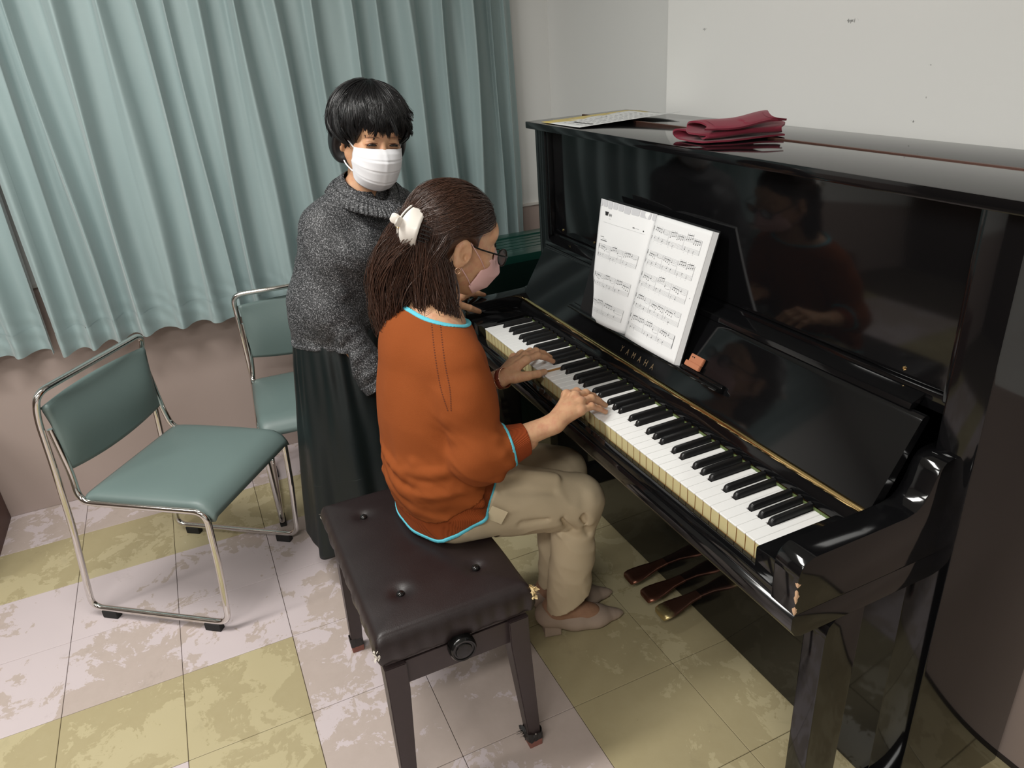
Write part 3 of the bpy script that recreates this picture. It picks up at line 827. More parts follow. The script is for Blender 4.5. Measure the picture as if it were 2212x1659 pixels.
class Print:
    def __init__(s, fn): s.fn = fn; s.L = {}
    def quad(s, pts, ink):
        V, F = s.L.setdefault(ink, ([], []))
        k = len(V)
        for (x, y) in pts: V.append(s.fn(x, y)+BN*0.0011)
        F.append(tuple(range(k, k+len(pts))))
    def line(s, x0, y0, x1, y1, w, ink, n=1):
        dx, dy = x1-x0, y1-y0; L = math.hypot(dx, dy) or 1; nx, ny = -dy/L*w/2, dx/L*w/2
        for i in range(n):
            a, b = i/n, (i+1)/n
            s.quad([(x0+dx*a+nx, y0+dy*a+ny), (x0+dx*b+nx, y0+dy*b+ny), (x0+dx*b-nx, y0+dy*b-ny), (x0+dx*a-nx, y0+dy*a-ny)], ink)
    def dot(s, x, y, rx, ry, ink, rot=-0.35):
        s.quad([(x+rx*math.cos(t)*math.cos(rot)-ry*math.sin(t)*math.sin(rot), y+rx*math.cos(t)*math.sin(rot)+ry*math.sin(t)*math.cos(rot)) for t in [2*math.pi*k/8 for k in range(8)]], ink)
    def curve(s, pts, w, ink):
        for a, b in zip(pts[:-1], pts[1:]): s.line(*a, *b, w, ink)
    def finish(s):
        for ink, (V, F) in s.L.items(): kb_(pyd({0: 'black_print', 1: 'grey_print', 2: 'tab_print'}[ink], V, F, [M_INK, M_GREYINK, M_TABINK][ink]))['kind'] = 'stuff'
def system(pr, x0, x1, y0, rng, bars, first):
    sp = 0.0023; gap = 0.0225
    for st in (0, gap):
        for i in range(5): pr.line(x0, y0+st+i*sp, x1, y0+st+i*sp, 0.00030, 1, 10)
    xb = [x0]+[x0+0.012+(x1-x0-0.012)*(i+1)/bars for i in range(bars)]
    for x in xb: pr.line(x, y0, x, y0+gap+4*sp, 0.0005, 0 if x in (xb[-1],) else 1, 3)
    # clefs
    c = x0+0.004
    pr.curve([(c, y0+0.0115), (c-0.0012, y0+0.0102), (c+0.0004, y0-0.001), (c+0.0013, y0+0.0006), (c-0.0016, y0+0.0055), (c, y0+0.0077), (c+0.0018, y0+0.0066), (c, y0+0.0052)], 0.0008, 0)
    pr.curve([(c-0.0015, y0+gap+0.0016), (c+0.0002, y0+gap), (c+0.0014, y0+gap+0.002), (c-0.0014, y0+gap+0.007)], 0.0009, 0)
    pr.line(x0-0.0012, y0, x0-0.0012, y0+gap+4*sp, 0.0006, 1, 3)
    for b in range(bars):
        xa = xb[b]+(0.012 if b == 0 else 0.004); xe = xb[b+1]-0.002; wd = xe-xa
        ng = rng.choice([1, 1, 2]); pos = xa
        for g in range(ng):
            n = 4; step = wd*(0.5 if ng == 2 else 0.55)/n; yb = y0-0.0022; ys = []
            base = rng.uniform(2.5, 6.5); dr = rng.choice([-.7, -.4, .5, .7])
            for i in range(n):
                x = pos+step*(i+0.4); y = y0+sp*(base+dr*i+rng.uniform(-.4, .4)); ys.append((x, y))
                pr.dot(x, y, 0.0013, 0.0009, 0)
            yb = min(q[1] for q in ys)-0.0062; sl = dr*0.0007
            for i, (x, y) in enumerate(ys):
                pr.line(x+0.0012, y, x+0.0012, yb+sl*i, 0.00035, 0)
                pr.line(x+0.001, yb-0.0024, x+0.001, yb-0.0040, 0.0007, 1)
            pr.quad([(ys[0][0]+.0010, yb), (ys[-1][0]+.0014, yb+sl*3), (ys[-1][0]+.0014, yb+sl*3+.0011), (ys[0][0]+.0010, yb+.0011)], 0)
            pos += wd*0.5
        if ng == 1:
            x = xa+wd*0.62; y = y0+sp*rng.uniform(2, 5); pr.dot(x, y, 0.0014, 0.001, 0); pr.line(x+0.0012, y, x+0.0012, y-0.0066, 0.00035, 0)
            pr.curve([(x, y+0.003), (x+wd*.13, y+0.0048), (x+wd*.26, y+0.0046), (x+wd*.36, y+0.003)], 0.0005, 1)
        for i in range(rng.choice([2, 2, 3, 4])):
            x = xa+wd*(0.08+0.3*i); 
            if x > xe-0.002: break
            y = y0+gap+sp*rng.uniform(0.5, 3.5); pr.dot(x, y, 0.0014, 0.001, 0 if rng.random() < .6 else 1); s_ = rng.choice([-1, 1])
            pr.line(x+0.0012*s_*-1, y, x+0.0012*s_*-1, y+0.0062*s_, 0.00035, 0)
            pr.line(x, y0+gap+0.0125, x, y0+gap+0.0140, 0.0007, 1)
rng = random.Random(21)
pr = Print(lpage)
xt = 0.001
for i, wd in enumerate((.010, .020, .020, .021, .022, .026, .031, .035, .020)):
    a = xt; b = min(xt+wd, PWD-.001); y1 = 0.0165+(0.002 if i in (2, 5) else 0)
    pr.quad([(a, 0.0005), (b, 0.0005), (b, y1-.003), (b-.0015, y1-.0008), (b-.004, y1), (a+.004, y1), (a+.0015, y1-.0008), (a, y1-.003)], 2)
    xt += wd+0.0032
pr.quad([(.028, .027), (.046, .027), (.0425, .0365), (.0315, .0365)], 0)
for x in (.050, .0545, .060): pr.line(x, .030, x, .037, .0014, 0); pr.line(x-.0015, .0335, x+.0025, .0335, .0008, 0)
pr.line(.052, .0425, .060, .0425, .0008, 1)
pr.line(.026, .0535, .206, .0535, .00035, 1, 12)
for x in (.160, .164): pr.dot(x, .046, .0016, .0013, 0, 0)
pr.line(.168, .046, .182, .046, .0007, 1, 2); pr.dot(.198, .047, .0018, .0018, 0, 0)
for i in range(7): pr.line(.022+i*.0028, .0900, .0240+i*.0028, .0900, .0012, 0)
for i in range(11): pr.line(.025+i*.0032, .0985, .0275+i*.0032, .0985, .0017, 0)
for i in range(8): pr.line(.034+i*.003, .0945, .036+i*.003, .0945, .0007, 1)
for (y, a) in ((.108, .018), (.180, .014), (.248, .016)): system(pr, a, .205, y, rng, 3 if y < .2 else 2, True)
pr.finish()
pr = Print(rpage)
for (y, nb) in ((.026, 3), (.083, 3), (.137, 3), (.191, 3), (.243, 3)): system(pr, .014, .200, y, rng, nb, False)
pr.line(.200, .243, .200, .243+.0317, .0013, 0, 2); pr.dot(.211, .152, .0012, .0012, 1)
pr.finish()

# ------------------------------------------------------------------ tan clip lying on the ledge
M_TAN = simple('tan_plastic', srgb(184, 120, 88), 0.4, var=0.08)
clip = empty('paper_clip_tag', (0.764, 0.20, 0.846)); tag(clip, 'small tan hinged clip lying on the piano ledge right of the music book', 'clip')
def fq(x0, x1, s0, s1, h0, h1, name, mat, bev=0.0012):
    bm = bmesh.new(); r = bmesh.ops.create_cube(bm, size=1.0)
    for v in r['verts']:
        v.co = fbp(x0+(v.co.x+.5)*(x1-x0), s0+(v.co.y+.5)*(s1-s0), h0+(v.co.z+.5)*(h1-h0))
    bmesh.ops.bevel(bm, geom=list(bm.edges), offset=bev, segments=2, affect='EDGES')
    o = from_bm(name, bm, mat); shade_auto(o, 40); o.parent = clip; o.matrix_parent_inverse = Matrix.Translation((-0.764, -0.20, -0.846)); return o
fq(0.740, 0.790, 0.066, 0.078, 0.006, 0.014, 'lower_jaw', M_TAN); fq(0.744, 0.788, 0.0775, 0.096, 0.003, 0.010, 'upper_jaw', M_TAN)
fq(0.746, 0.786, 0.0755, 0.0785, 0.006, 0.0125, 'hinge_bar', M_TAN, 0.0008)
for x in (0.751, 0.757):
    fq(x, x+0.003, 0.088, 0.091, 0.0098, 0.0106, 'rivet_hole', M_COVER, 0.0002)

# ------------------------------------------------------------------ leaflet on the piano lid
def leaflet_mat():
    t = NT('yellow_white_leaflet'); g = t.new('ShaderNodeNewGeometry'); sx = t.new('ShaderNodeSeparateXYZ'); t.link(g.outputs['Position'], sx.inputs[0])
    n = t.noise(g.outputs['Position'], 16, 3, 0.5)
    a = t.math('ADD', t.math('MULTIPLY', t.math('ADD', sx.outputs['X'], 0.13), 4.2), t.math('MULTIPLY', n, 0.55))
    b = t.math('ADD', a, t.math('MULTIPLY', t.math('SUBTRACT', sx.outputs['Y'], 0.29), 0.9))
    left = t.ramp(b, [(0.0, (1, 1, 1)), (0.70, (1, 1, 1)), (0.76, (0, 0, 0))])
    back = t.ramp(sx.outputs['Y'], [(0.0, (0, 0, 0)), (0.568, (0, 0, 0)), (0.576, (1, 1, 1))])
    m = t.math('MAXIMUM', left, t.math('MULTIPLY', back, t.math('LESS_THAN', sx.outputs['X'], 0.01)))
    t.set(Base_Color=t.mix(m, srgb(226, 228, 228), srgb(212, 190, 110)), Roughness=0.45); return t.m
M_LEAF = leaflet_mat()
lf = empty('leaflet', (0.02, 0.43, 1.3105)); tag(lf, 'yellow and white printed leaflet lying on the piano lid', 'paper')
C0 = [Vector((-0.085, 0.268, 0)), Vector((0.150, 0.266, 0)), Vector((0.160, 0.588, 0)), Vector((-0.120, 0.590, 0))]
def leafp(u, v):
    q = (C0[0]*(1-u)+C0[1]*u)*(1-v)+(C0[3]*(1-u)+C0[2]*u)*v
    lift = 0.011*u**3*(0.15+0.85*v)+0.002*math.sin(6*u)*v+0.0012
    return q+Vector((0, 0, 1.3095+lift))
def lfp(o): o.parent = lf; o.matrix_parent_inverse = Matrix.Translation((-0.02, -0.43, -1.3105)); return o
V, F = grid_geo(leafp, 24, 20); o = lfp(pyd('sheet', V, F, M_LEAF, None, True)); md = o.modifiers.new('t', 'SOLIDIFY'); md.thickness = 0.0005
V = []; F = []; rr = random.Random(8)
def lq(u0, v0, u1, v1):
    k = len(V)
    for (u, v) in ((u0, v0), (u1, v0), (u1, v1), (u0, v1)): V.append(leafp(u, v)+Vector((0, 0, 0.0006)))
    F.append((k, k+1, k+2, k+3))
for i in range(15):
    v = 0.10+i*0.055
    for k in range(6): lq(0.36+k*0.10, v, 0.36+k*0.10+rr.uniform(.05, .095), v+0.008)
lfp(pyd('text_lines', V, F, M_GREYINK)); V = []; F = []
for k in range(5): lq(0.45+k*.09, 0.155, 0.45+k*.09+.075, 0.185)
lfp(pyd('heading_line', V, F, M_INK)); V = []; F = []
for i in range(14):
    c = (rr.uniform(.06, .36), rr.uniform(.2, .75)); a0 = rr.uniform(0, 6)
    pts = [(c[0]+0.05*k/6*math.cos(a0+k*.25), c[1]+0.09*k/6*math.sin(a0+k*.25)) for k in range(7)]
    for (p, q) in zip(pts[:-1], pts[1:]):
        k = len(V)
        for (u, v) in ((p[0], p[1]), (q[0], q[1]), (q[0]+.006, q[1]+.006), (p[0]+.006, p[1]+.006)): V.append(leafp(u, v)+Vector((0, 0, .0006)))
        F.append((k, k+1, k+2, k+3))
lfp(pyd('branch_drawing', V, F, M_GREYINK))

# ------------------------------------------------------------------ folded maroon cloth
def cloth_mat():
    t = NT('maroon_cloth'); v = t.coord('Object')
    t.set(Base_Color=t.mix(t.noise(v, 30, 4), srgb(112, 22, 44), srgb(128, 28, 52)), Roughness=0.85, Sheen_Weight=0.2)
    t.bump(t.noise(v, 700, 2), 0.3, 0.0006); return t.m
M_CLOTH = cloth_mat()
cl_ = empty('folded_cloth', (0.60, 0.40, 1.3095)); tag(cl_, 'folded maroon dust cloth resting on the piano lid', 'cloth')
prof = catmull([(.142, .004), (.07, .0035), (.018, .004), (.001, .012), (.010, .0225), (.040, .0205), (.085, .0135), (.120, .011), (.1385, .0135), (.140, .0185), (.125, .021), (.085, .0225), (.055, .027), (.050, .0335), (.075, .0400), (.105, .0395), (.138, .0330), (.150, .0290)], 6)
prof = np.array(prof); NP = len(prof)
tan = np.gradient(prof, axis=0); tan /= np.linalg.norm(tan, axis=1)[:, None]; nor = np.stack([-tan[:, 1], tan[:, 0]], 1)
thick = 0.0019
ring = np.concatenate([prof+nor*thick, (prof-nor*thick)[::-1]]); NR = len(ring)
NS = 26; V = []; F = []
for k in range(NS):
    t = k/(NS-1); y = 0.300+0.165*t; sh = 0.530+0.055*t+0.006*math.sin(t*5)
    for i, (a, b) in enumerate(ring):
        idx = i if i < NP else 2*NP-1-i
        s = idx/NP
        zz = b*(1+0.18*t*(s > .5))+0.0025*math.sin(t*7+s*9)*s+0.002*t*s*(a > 0.06)
        yy = y+(0.016*math.sin(s*13)+0.012*math.sin(s*31+1))*(1 if t > 0.9 else t*0.6 if t > .5 else (-0.5*(1-t) if t < .1 else 0))
        V.append((sh+a*(0.76+0.02*t)+0.004*math.sin(t*6+s*5), yy, 1.3095+max(zz, thick)+0.0003))
for k in range(NS-1):
    for i in range(NR): F.append((k*NR+i, k*NR+(i+1) % NR, (k+1)*NR+(i+1) % NR, (k+1)*NR+i))
for k in (0, NS-1):
    for i in range(NP-1): F.append((k*NR+i, k*NR+i+1, k*NR+NR-2-i, k*NR+NR-1-i))
o = pyd('cloth_folds', V, F, M_CLOTH, None, True); bm = bmesh.new(); bm.from_mesh(o.data); bmesh.ops.recalc_face_normals(bm, faces=bm.faces); bm.to_mesh(o.data); bm.free()
shade_auto(o, 60); o.parent = cl_; o.matrix_parent_inverse = Matrix.Translation((-0.60, -0.40, -1.3095))
# ------------------------------------------------------------------ small SDF modeller for bodies and clothes
def V3(*a): return np.array(a, np.float32)
class Field:
    def __init__(s, lo, hi, h):
        s.lo = np.array(lo, np.float32); s.h = h
        s.n = np.ceil((np.array(hi)-np.array(lo))/h).astype(int)+1
        s.ax = [(s.lo[i]+np.arange(s.n[i])*h).astype(np.float32) for i in range(3)]
        s.D = np.full(s.n, 1.0, np.float32)
    def win(s, lo, hi):
        a = np.clip(np.floor((np.array(lo)-s.lo)/s.h).astype(int), 0, s.n); b = np.clip(np.ceil((np.array(hi)-s.lo)/s.h).astype(int)+1, 0, s.n)
        sl = tuple(slice(a[i], b[i]) for i in range(3))
        return sl, (s.ax[0][sl[0]][:, None, None], s.ax[1][sl[1]][None, :, None], s.ax[2][sl[2]][None, None, :])
    def comb(s, sl, d, k, op='add'):
        a = s.D[sl]
        if op == 'add':
            if k <= 0: s.D[sl] = np.minimum(a, d)
            else:
                t = np.clip(0.5+0.5*(a-d)/k, 0, 1); s.D[sl] = a*(1-t)+d*t-k*t*(1-t)
        else:  # subtract
            b = -d
            if k <= 0: s.D[sl] = np.maximum(a, b)
            else:
                t = np.clip(0.5-0.5*(a-b)/k, 0, 1); s.D[sl] = a*(1-t)+b*t+k*t*(1-t)
    def cone(s, p0, p1, r0, r1=None, k=0.02, sq=None, op='add'):
        """round cone; sq = (axis, factor): thinner along axis by factor"""
        if r1 is None: r1 = r0
        p0 = np.array(p0, np.float32); p1 = np.array(p1, np.float32); R = max(r0, r1)+k+0.035
        sl, (X, Y, Z) = s.win(np.minimum(p0, p1)-R, np.maximum(p0, p1)+R)
        x, y, z = X-p0[0], Y-p0[1], Z-p0[2]; d = p1-p0; f = 1.0
        if sq is not None:
            a = np.array(sq[0], np.float32); a /= np.linalg.norm(a); g = 1/sq[1]-1
            dt = (x*a[0]+y*a[1]+z*a[2])*g
            x, y, z = x+dt*a[0], y+dt*a[1], z+dt*a[2]
            d = d+a*(d@a)*g; f = 0.5+0.5*sq[1]
        L2 = float(d@d)+1e-12
        t = np.clip((x*d[0]+y*d[1]+z*d[2])/L2, 0, 1)
        q = np.sqrt((x-t*d[0])**2+(y-t*d[1])**2+(z-t*d[2])**2)-(r0+(r1-r0)*t)
        s.comb(sl, (q*f).astype(np.float32), k, op)
    def ell(s, c, r, k=0.02, M=None, op='add'):
        c = np.array(c, np.float32); r = np.array(r, np.float32); R = r.max()+k+0.035
        sl, (X, Y, Z) = s.win(c-R, c+R)
        x, y, z = X-c[0], Y-c[1], Z-c[2]
        if M is not None:
            M = np.array(M, np.float32); x, y, z = (x*M[0, i]+y*M[1, i]+z*M[2, i] for i in range(3))
        k0 = np.sqrt((x/r[0])**2+(y/r[1])**2+(z/r[2])**2); k1 = np.sqrt((x/r[0]**2)**2+(y/r[1]**2)**2+(z/r[2]**2)**2)+1e-9
        s.comb(sl, (k0*(k0-1)/k1).astype(np.float32), k, op)
    def grid(s): return s.ax[0][:, None, None], s.ax[1][None, :, None], s.ax[2][None, None, :]
    def near(s, w=0.02):
        I = np.nonzero(np.abs(s.D) < w)
        return I, np.stack([s.ax[0][I[0]], s.ax[1][I[1]], s.ax[2][I[2]]], 1)
def vnoise(P, seed=0):
    T = np.random.RandomState(seed).rand(32, 32, 32).astype(np.float32)
    i = np.floor(P).astype(int); f = P-i; f = f*f*(3-2*f); o = 0
    for a in (0, 1):
        for b in (0, 1):
            for c in (0, 1):
                w = (f[:, 0] if a else 1-f[:, 0])*(f[:, 1] if b else 1-f[:, 1])*(f[:, 2] if c else 1-f[:, 2])
                o = o+w*T[(i[:, 0]+a) % 32, (i[:, 1]+b) % 32, (i[:, 2]+c) % 32]
    return o
def nets(D, lo, h):
    """surface nets -> verts, quads"""
    n = np.array(D.shape); S = D < 0
    c = np.zeros(n-1, np.int8)
    for a in (0, 1):
        for b in (0, 1):
            for d in (0, 1): c += S[a:n[0]-1+a, b:n[1]-1+b, d:n[2]-1+d]
    act = (c > 0) & (c < 8); I = np.argwhere(act); m = len(I)
    if m == 0: return np.zeros((0, 3)), np.zeros((0, 4), int)
    idx = np.full(n-1, -1, np.int64); idx[act] = np.arange(m)
    cv = {}
    for a in (0, 1):
        for b in (0, 1):
            for d in (0, 1): cv[a, b, d] = D[I[:, 0]+a, I[:, 1]+b, I[:, 2]+d]
    acc = np.zeros((m, 3)); cnt = np.zeros(m)
    for ax in range(3):
        o1, o2 = [i for i in range(3) if i != ax]
        for a in (0, 1):
            for b in (0, 1):
                k0 = [0, 0, 0]; k0[o1] = a; k0[o2] = b; k1 = list(k0); k1[ax] = 1
                v0, v1 = cv[tuple(k0)], cv[tuple(k1)]; x = (v0 < 0) != (v1 < 0)
                t = v0[x]/(v0[x]-v1[x]); p = np.zeros((x.sum(), 3)); p[:, o1] = a; p[:, o2] = b; p[:, ax] = t
                acc[x] += p; cnt[x] += 1
    V = (I+acc/cnt[:, None])*h+np.array(lo)
    Q = []
    for ax in range(3):
        o1, o2 = [(1, 2), (2, 0), (0, 1)][ax]
        sl0 = [slice(1, -1)]*3; sl0[ax] = slice(0, -1); sl1 = [slice(1, -1)]*3; sl1[ax] = slice(1, None)
        s0, s1 = S[tuple(sl0)], S[tuple(sl1)]
        E = np.argwhere(s0 != s1)
        if len(E) == 0: continue
        off = np.ones(3, int); off[ax] = 0; E = E+off
        def cell(a, b):
            q = E.copy(); q[:, o1] -= a; q[:, o2] -= b; return idx[q[:, 0], q[:, 1], q[:, 2]]
        quad = np.stack([cell(1, 1), cell(0, 1), cell(0, 0), cell(1, 0)], 1)
        flip = ~S[tuple(E.T)]
        quad[flip] = quad[flip][:, ::-1]; Q.append(quad)
    return V, np.concatenate(Q)
def fast_mesh(name, V, Q, mat, parent=None, mats=None, smooth=True):
    me = bpy.data.meshes.new(name); Q = np.asarray(Q); nv, nq, w = len(V), len(Q), Q.shape[1]
    me.vertices.add(nv); me.vertices.foreach_set('co', np.asarray(V, np.float32).ravel())
    me.loops.add(nq*w); me.loops.foreach_set('vertex_index', Q.astype(np.int32).ravel())
    me.polygons.add(nq); me.polygons.foreach_set('loop_start', np.arange(0, nq*w, w, dtype=np.int32))
    me.update(calc_edges=True); me.validate()
    if mats is not None: me.polygons.foreach_set('material_index', mats.astype(np.int32))
    me.polygons.foreach_set('use_smooth', np.full(len(me.polygons), smooth))
    for mm in (mat if isinstance(mat, (list, tuple)) else [mat]): me.materials.append(mm)
    o = bpy.data.objects.new(name, me); COL.objects.link(o)
    if parent is not None:
        o.parent = parent; o.matrix_parent_inverse = Matrix.Translation(-parent.location)
    return o
def keep(o, parent):
    o.parent = parent; o.matrix_parent_inverse = Matrix.Translation(-parent.location); return o
def strands(paths, radii, seg=3):
    """paths (N,M,3), radii (N,M) -> one mesh of thin tapered tubes"""
    P = np.asarray(paths, np.float64); N, M, _ = P.shape
    T = np.gradient(P, axis=1); T /= np.linalg.norm(T, axis=2, keepdims=True)+1e-9
    ref = np.random.RandomState(1).randn(N, 1, 3); A = np.cross(T, ref); A /= np.linalg.norm(A, axis=2, keepdims=True)+1e-9
    B = np.cross(T, A); V = np.zeros((N, M, seg, 3))
    for k in range(seg):
        th = 2*np.pi*k/seg; V[:, :, k] = P+(A*np.cos(th)+B*np.sin(th))*np.asarray(radii)[:, :, None]
    base = (np.arange(N)*M*seg)[:, None, None]; i = (np.arange(M-1)*seg)[None, :, None]; k = np.arange(seg)[None, None, :]; k2 = (k+1) % seg
    Q = np.stack([base+i+k, base+i+k2, base+i+seg+k2, base+i+seg+k], -1).reshape(-1, 4)
    return V.reshape(-1, 3), Q
def head_matrix(yaw, pitch, roll):
    f = np.array([math.cos(pitch)*math.cos(yaw), math.cos(pitch)*math.sin(yaw), math.sin(pitch)])
    r = np.cross(f, [0, 0, 1]); r /= np.linalg.norm(r); u = np.cross(r, f); c, s = math.cos(roll), math.sin(roll)
    return np.array([c*r+s*u, f, -s*r+c*u]).T
def join_geo(parts):
    V = []; Q = []; n = 0
    for v, q in parts:
        V.append(np.asarray(v, float)); Q.append(np.asarray(q)+n); n += len(v)
    return np.concatenate(V), np.concatenate(Q)
# ------------------------------------------------------------------ people: shared pieces
def skin_mat(name, c1, c2, blush):
    t = NT(name); v = t.coord('Object')
    col = t.mix(t.noise(v, 14, 4), c1, c2)
    col = t.mix(t.ramp(t.noise(v, 60, 4, 0.6), [(0.45, (0, 0, 0)), (0.75, (1, 1, 1))]), col, blush)
    t.set(Base_Color=col, Roughness=0.48, Subsurface_Weight=0.12, Subsurface_Radius=(0.012, 0.005, 0.003), Subsurface_Scale=0.6)
    t.b.inputs['Specular IOR Level'].default_value = 0.35
    h = t.math('ADD', t.noise(v, 420, 3), t.math('MULTIPLY', t.noise(v, 90, 3), 1.2))
    t.bump(h, 0.16, 0.0008); return t.m
M_SKIN = skin_mat('skin', srgb(203, 160, 124), srgb(196, 150, 116), srgb(190, 134, 106))
M_SKIN2 = skin_mat('skin_stocking', srgb(166, 128, 102), srgb(158, 120, 96), srgb(150, 112, 90))
def hair_mat(name, c1, c2, rough):
    t = NT(name); v = t.coord('Object')
    t.set(Base_Color=t.mix(t.noise(t.coord('Object', (1, 1, 0.2)), 90, 3), c1, c2), Roughness=rough)
    t.b.inputs['Specular IOR Level'].default_value = 0.6
    t.bump(t.noise(t.coord('Object', (1, 1, 0.15)), 600, 2), 0.3, 0.001); return t.m
M_HAIRB = hair_mat('black_hair', (0.004, 0.004, 0.005, 1), (0.010, 0.009, 0.010, 1), 0.34)
M_HAIRN = hair_mat('dark_brown_hair', (0.024, 0.010, 0.006, 1), (0.085, 0.037, 0.022, 1), 0.33)
M_EYE = simple('eye_dark', (0.012, 0.007, 0.005, 1), 0.12)
M_BROW = simple('eyebrow_hair', srgb(110, 78, 58), 0.8)
M_CREASE = simple('eyelid_crease', srgb(132, 84, 62), 0.7)
M_MASKW = simple('white_mask_fabric', srgb(236, 236, 240), 0.8, var=0.02, bump=0.25, bscale=900)
M_MASKP = simple('pink_mask_fabric', srgb(222, 178, 174), 0.8, var=0.02, bump=0.2, bscale=900)

def head_geo(nb, nr=0.050, ear=True):
    """bare head in head space (x right, y forward, z up); nb = neck base point in head space"""
    f = Field((-0.115, -0.17, -0.235), (0.115, 0.135, 0.155), 0.0025)
    f.ell((0, -0.018, 0.035), (0.0735, 0.093, 0.087), 0.02)
    f.ell((0, 0.028, -0.025), (0.0635, 0.062, 0.080), 0.03)
    f.ell((0, 0.052, -0.080), (0.033, 0.033, 0.026), 0.035)
    for s in (-1, 1):
        f.ell((s*0.036, 0.058, -0.024), (0.028, 0.028, 0.026), 0.02)
        f.cone((s*0.055, 0.0, -0.045), (s*0.020, 0.065, -0.098), 0.018, 0.014, 0.03)
    f.ell((0, 0.070, 0.040), (0.050, 0.017, 0.026), 0.025)
    f.cone((0, 0.086, 0.004), (0, 0.104, -0.030), 0.0075, 0.0115, 0.012)
    for s in (-1, 1):
        f.ell((s*0.011, 0.098, -0.034), (0.008, 0.009, 0.007), 0.008)
        f.ell((s*0.031, 0.0965, 0.004), (0.019, 0.011, 0.011), 0.010, op='sub')
        f.ell((s*0.031, 0.0765, 0.004), (0.0165, 0.0125, 0.0115), 0.006)
    f.cone((-0.016, 0.090, -0.058), (0.016, 0.090, -0.058), 0.007, 0.007, 0.012)
    f.cone((0, -0.030, -0.050), nb, nr, nr*1.08, 0.03)
    if ear:
        for s in (-1, 1):
            M = head_matrix(math.radians(90-s*18), math.radians(0), 0)
            f.ell((s*0.078, -0.010, -0.008), (0.0085, 0.0195, 0.031), 0.006, M)
            f.ell((s*0.078, -0.012, -0.030), (0.0075, 0.012, 0.013), 0.006)
            f.ell((s*0.087, -0.007, -0.004), (0.0065, 0.0125, 0.019), 0.004, M, op='sub')
            f.ell((s*0.083, -0.002, -0.014), (0.006, 0.006, 0.008), 0.004, op='sub')
            f.ell((s*0.080, 0.005, -0.012), (0.004, 0.004, 0.007), 0.004)
    return nets(f.D, f.lo, f.h)

def hand_geo(wrist, elbow, n, K, T, TH, rw=0.0235, re=0.036, bul=0.013, h=0.0017, arm_k=0.02):
    """K knuckles, T fingertips (index..pinky), TH thumb points"""
    n = np.array(n, float); n /= np.linalg.norm(n); wrist = np.array(wrist, float); elbow = np.array(elbow, float)
    K = [np.array(k, float) for k in K]; T = [np.array(t, float) for t in T]; TH = [np.array(t, float) for t in TH]
    A = np.array([wrist]+K+T+TH); lo = A.min(0)-0.034; hi = A.max(0)+0.034
    d = (wrist-elbow)/np.linalg.norm(wrist-elbow); st = wrist-d*0.10
    lo = np.minimum(lo, st-0.04); hi = np.maximum(hi, st+0.04)
    f = Field(lo, hi, h)
    L = np.linalg.norm(wrist-elbow); rs = re+(rw-re)*(1-0.10/L) if L > 0.1 else re
    f.cone(st-d*0.02, wrist, rs, rw, 0.01, (n, 0.84))
    R = (0.0093, 0.0095, 0.0091, 0.0080)
    pc = np.mean(K, 0)*0.55+wrist*0.45
    f.cone(wrist, wrist*0.3+np.mean(K, 0)*0.7, rw*0.98, 0.024, 0.016, (n, 0.62))
    for i in range(4):
        f.cone(wrist*0.75+K[i]*0.25-n*0.003, K[i]-n*0.004, 0.013, 0.0105, 0.009)
        f.ell(K[i]-n*0.001, (0.0098, 0.0098, 0.0092), 0.007)
    for i in range(4):
        pip = K[i]*0.53+T[i]*0.47+n*bul; dip = K[i]*0.24+T[i]*0.76+n*bul*0.72; r = R[i]
        g = Field(f.lo, hi, h); g.n = f.n; g.ax = f.ax; g.D = np.full(f.n, 1.0, np.float32)
        g.cone(K[i]-n*0.003, pip, r*1.06, r*0.95, 0.003); g.cone(pip, dip, r*0.97, r*0.86, 0.003); g.cone(dip, T[i], r*0.86, r*0.70, 0.003)
        g.ell(pip+n*0.001, (r*1.04,)*3, 0.004)
        # fingers stay separate: tight blend with the palm only near the knuckle
        X, Y, Z = f.grid(); dist = np.sqrt((X-K[i][0])**2+(Y-K[i][1])**2+(Z-K[i][2])**2)
        kk = np.clip(0.010-0.25*dist, 0.0012, 0.008).astype(np.float32)
        t = np.clip(0.5+0.5*(f.D-g.D)/kk, 0, 1); f.D = f.D*(1-t)+g.D*t-kk*t*(1-t)
    f.cone(TH[0], TH[1], 0.015, 0.0118, 0.012); f.cone(TH[1], TH[2], 0.0115, 0.0102, 0.004); f.cone(TH[2], TH[3], 0.0104, 0.0078, 0.003)
    # extensor tendons on the back of the hand
    for i in range(4):
        f.cone(wrist*0.6+K[i]*0.4+n*0.0105, K[i]+n*0.0062, 0.0016, 0.0022, 0.006)
    return nets(f.D, f.lo, f.h)
M_NAIL = simple('fingernail', srgb(214, 168, 148), 0.25, var=0.03)
def nail_geo(tip, d, n, w=0.0052, l=0.0058):
    tip, d, n = (np.array(a, float) for a in (tip, d, n)); d /= np.linalg.norm(d); n = n-d*(n@d); n /= np.linalg.norm(n); s = np.cross(d, n)
    V = []; Q = []
    for j in range(5):
        for i in range(5):
            a = (i-2)/2; b = (j-2)/2
            V.append(tip+d*(b*l*(1-0.15*a*a))+s*(a*w*(1-0.12*b*b))+n*(0.0012-0.0022*a*a-0.0006*b*b))
    for j in range(4):
        for i in range(4): Q.append((j*5+i, j*5+i+1, j*5+6+i, j*5+5+i))
    return np.array(V), np.array(Q)
def to_world(V, c, M, sc=1.0): return np.array(c)+sc*(np.asarray(V) @ M.T)

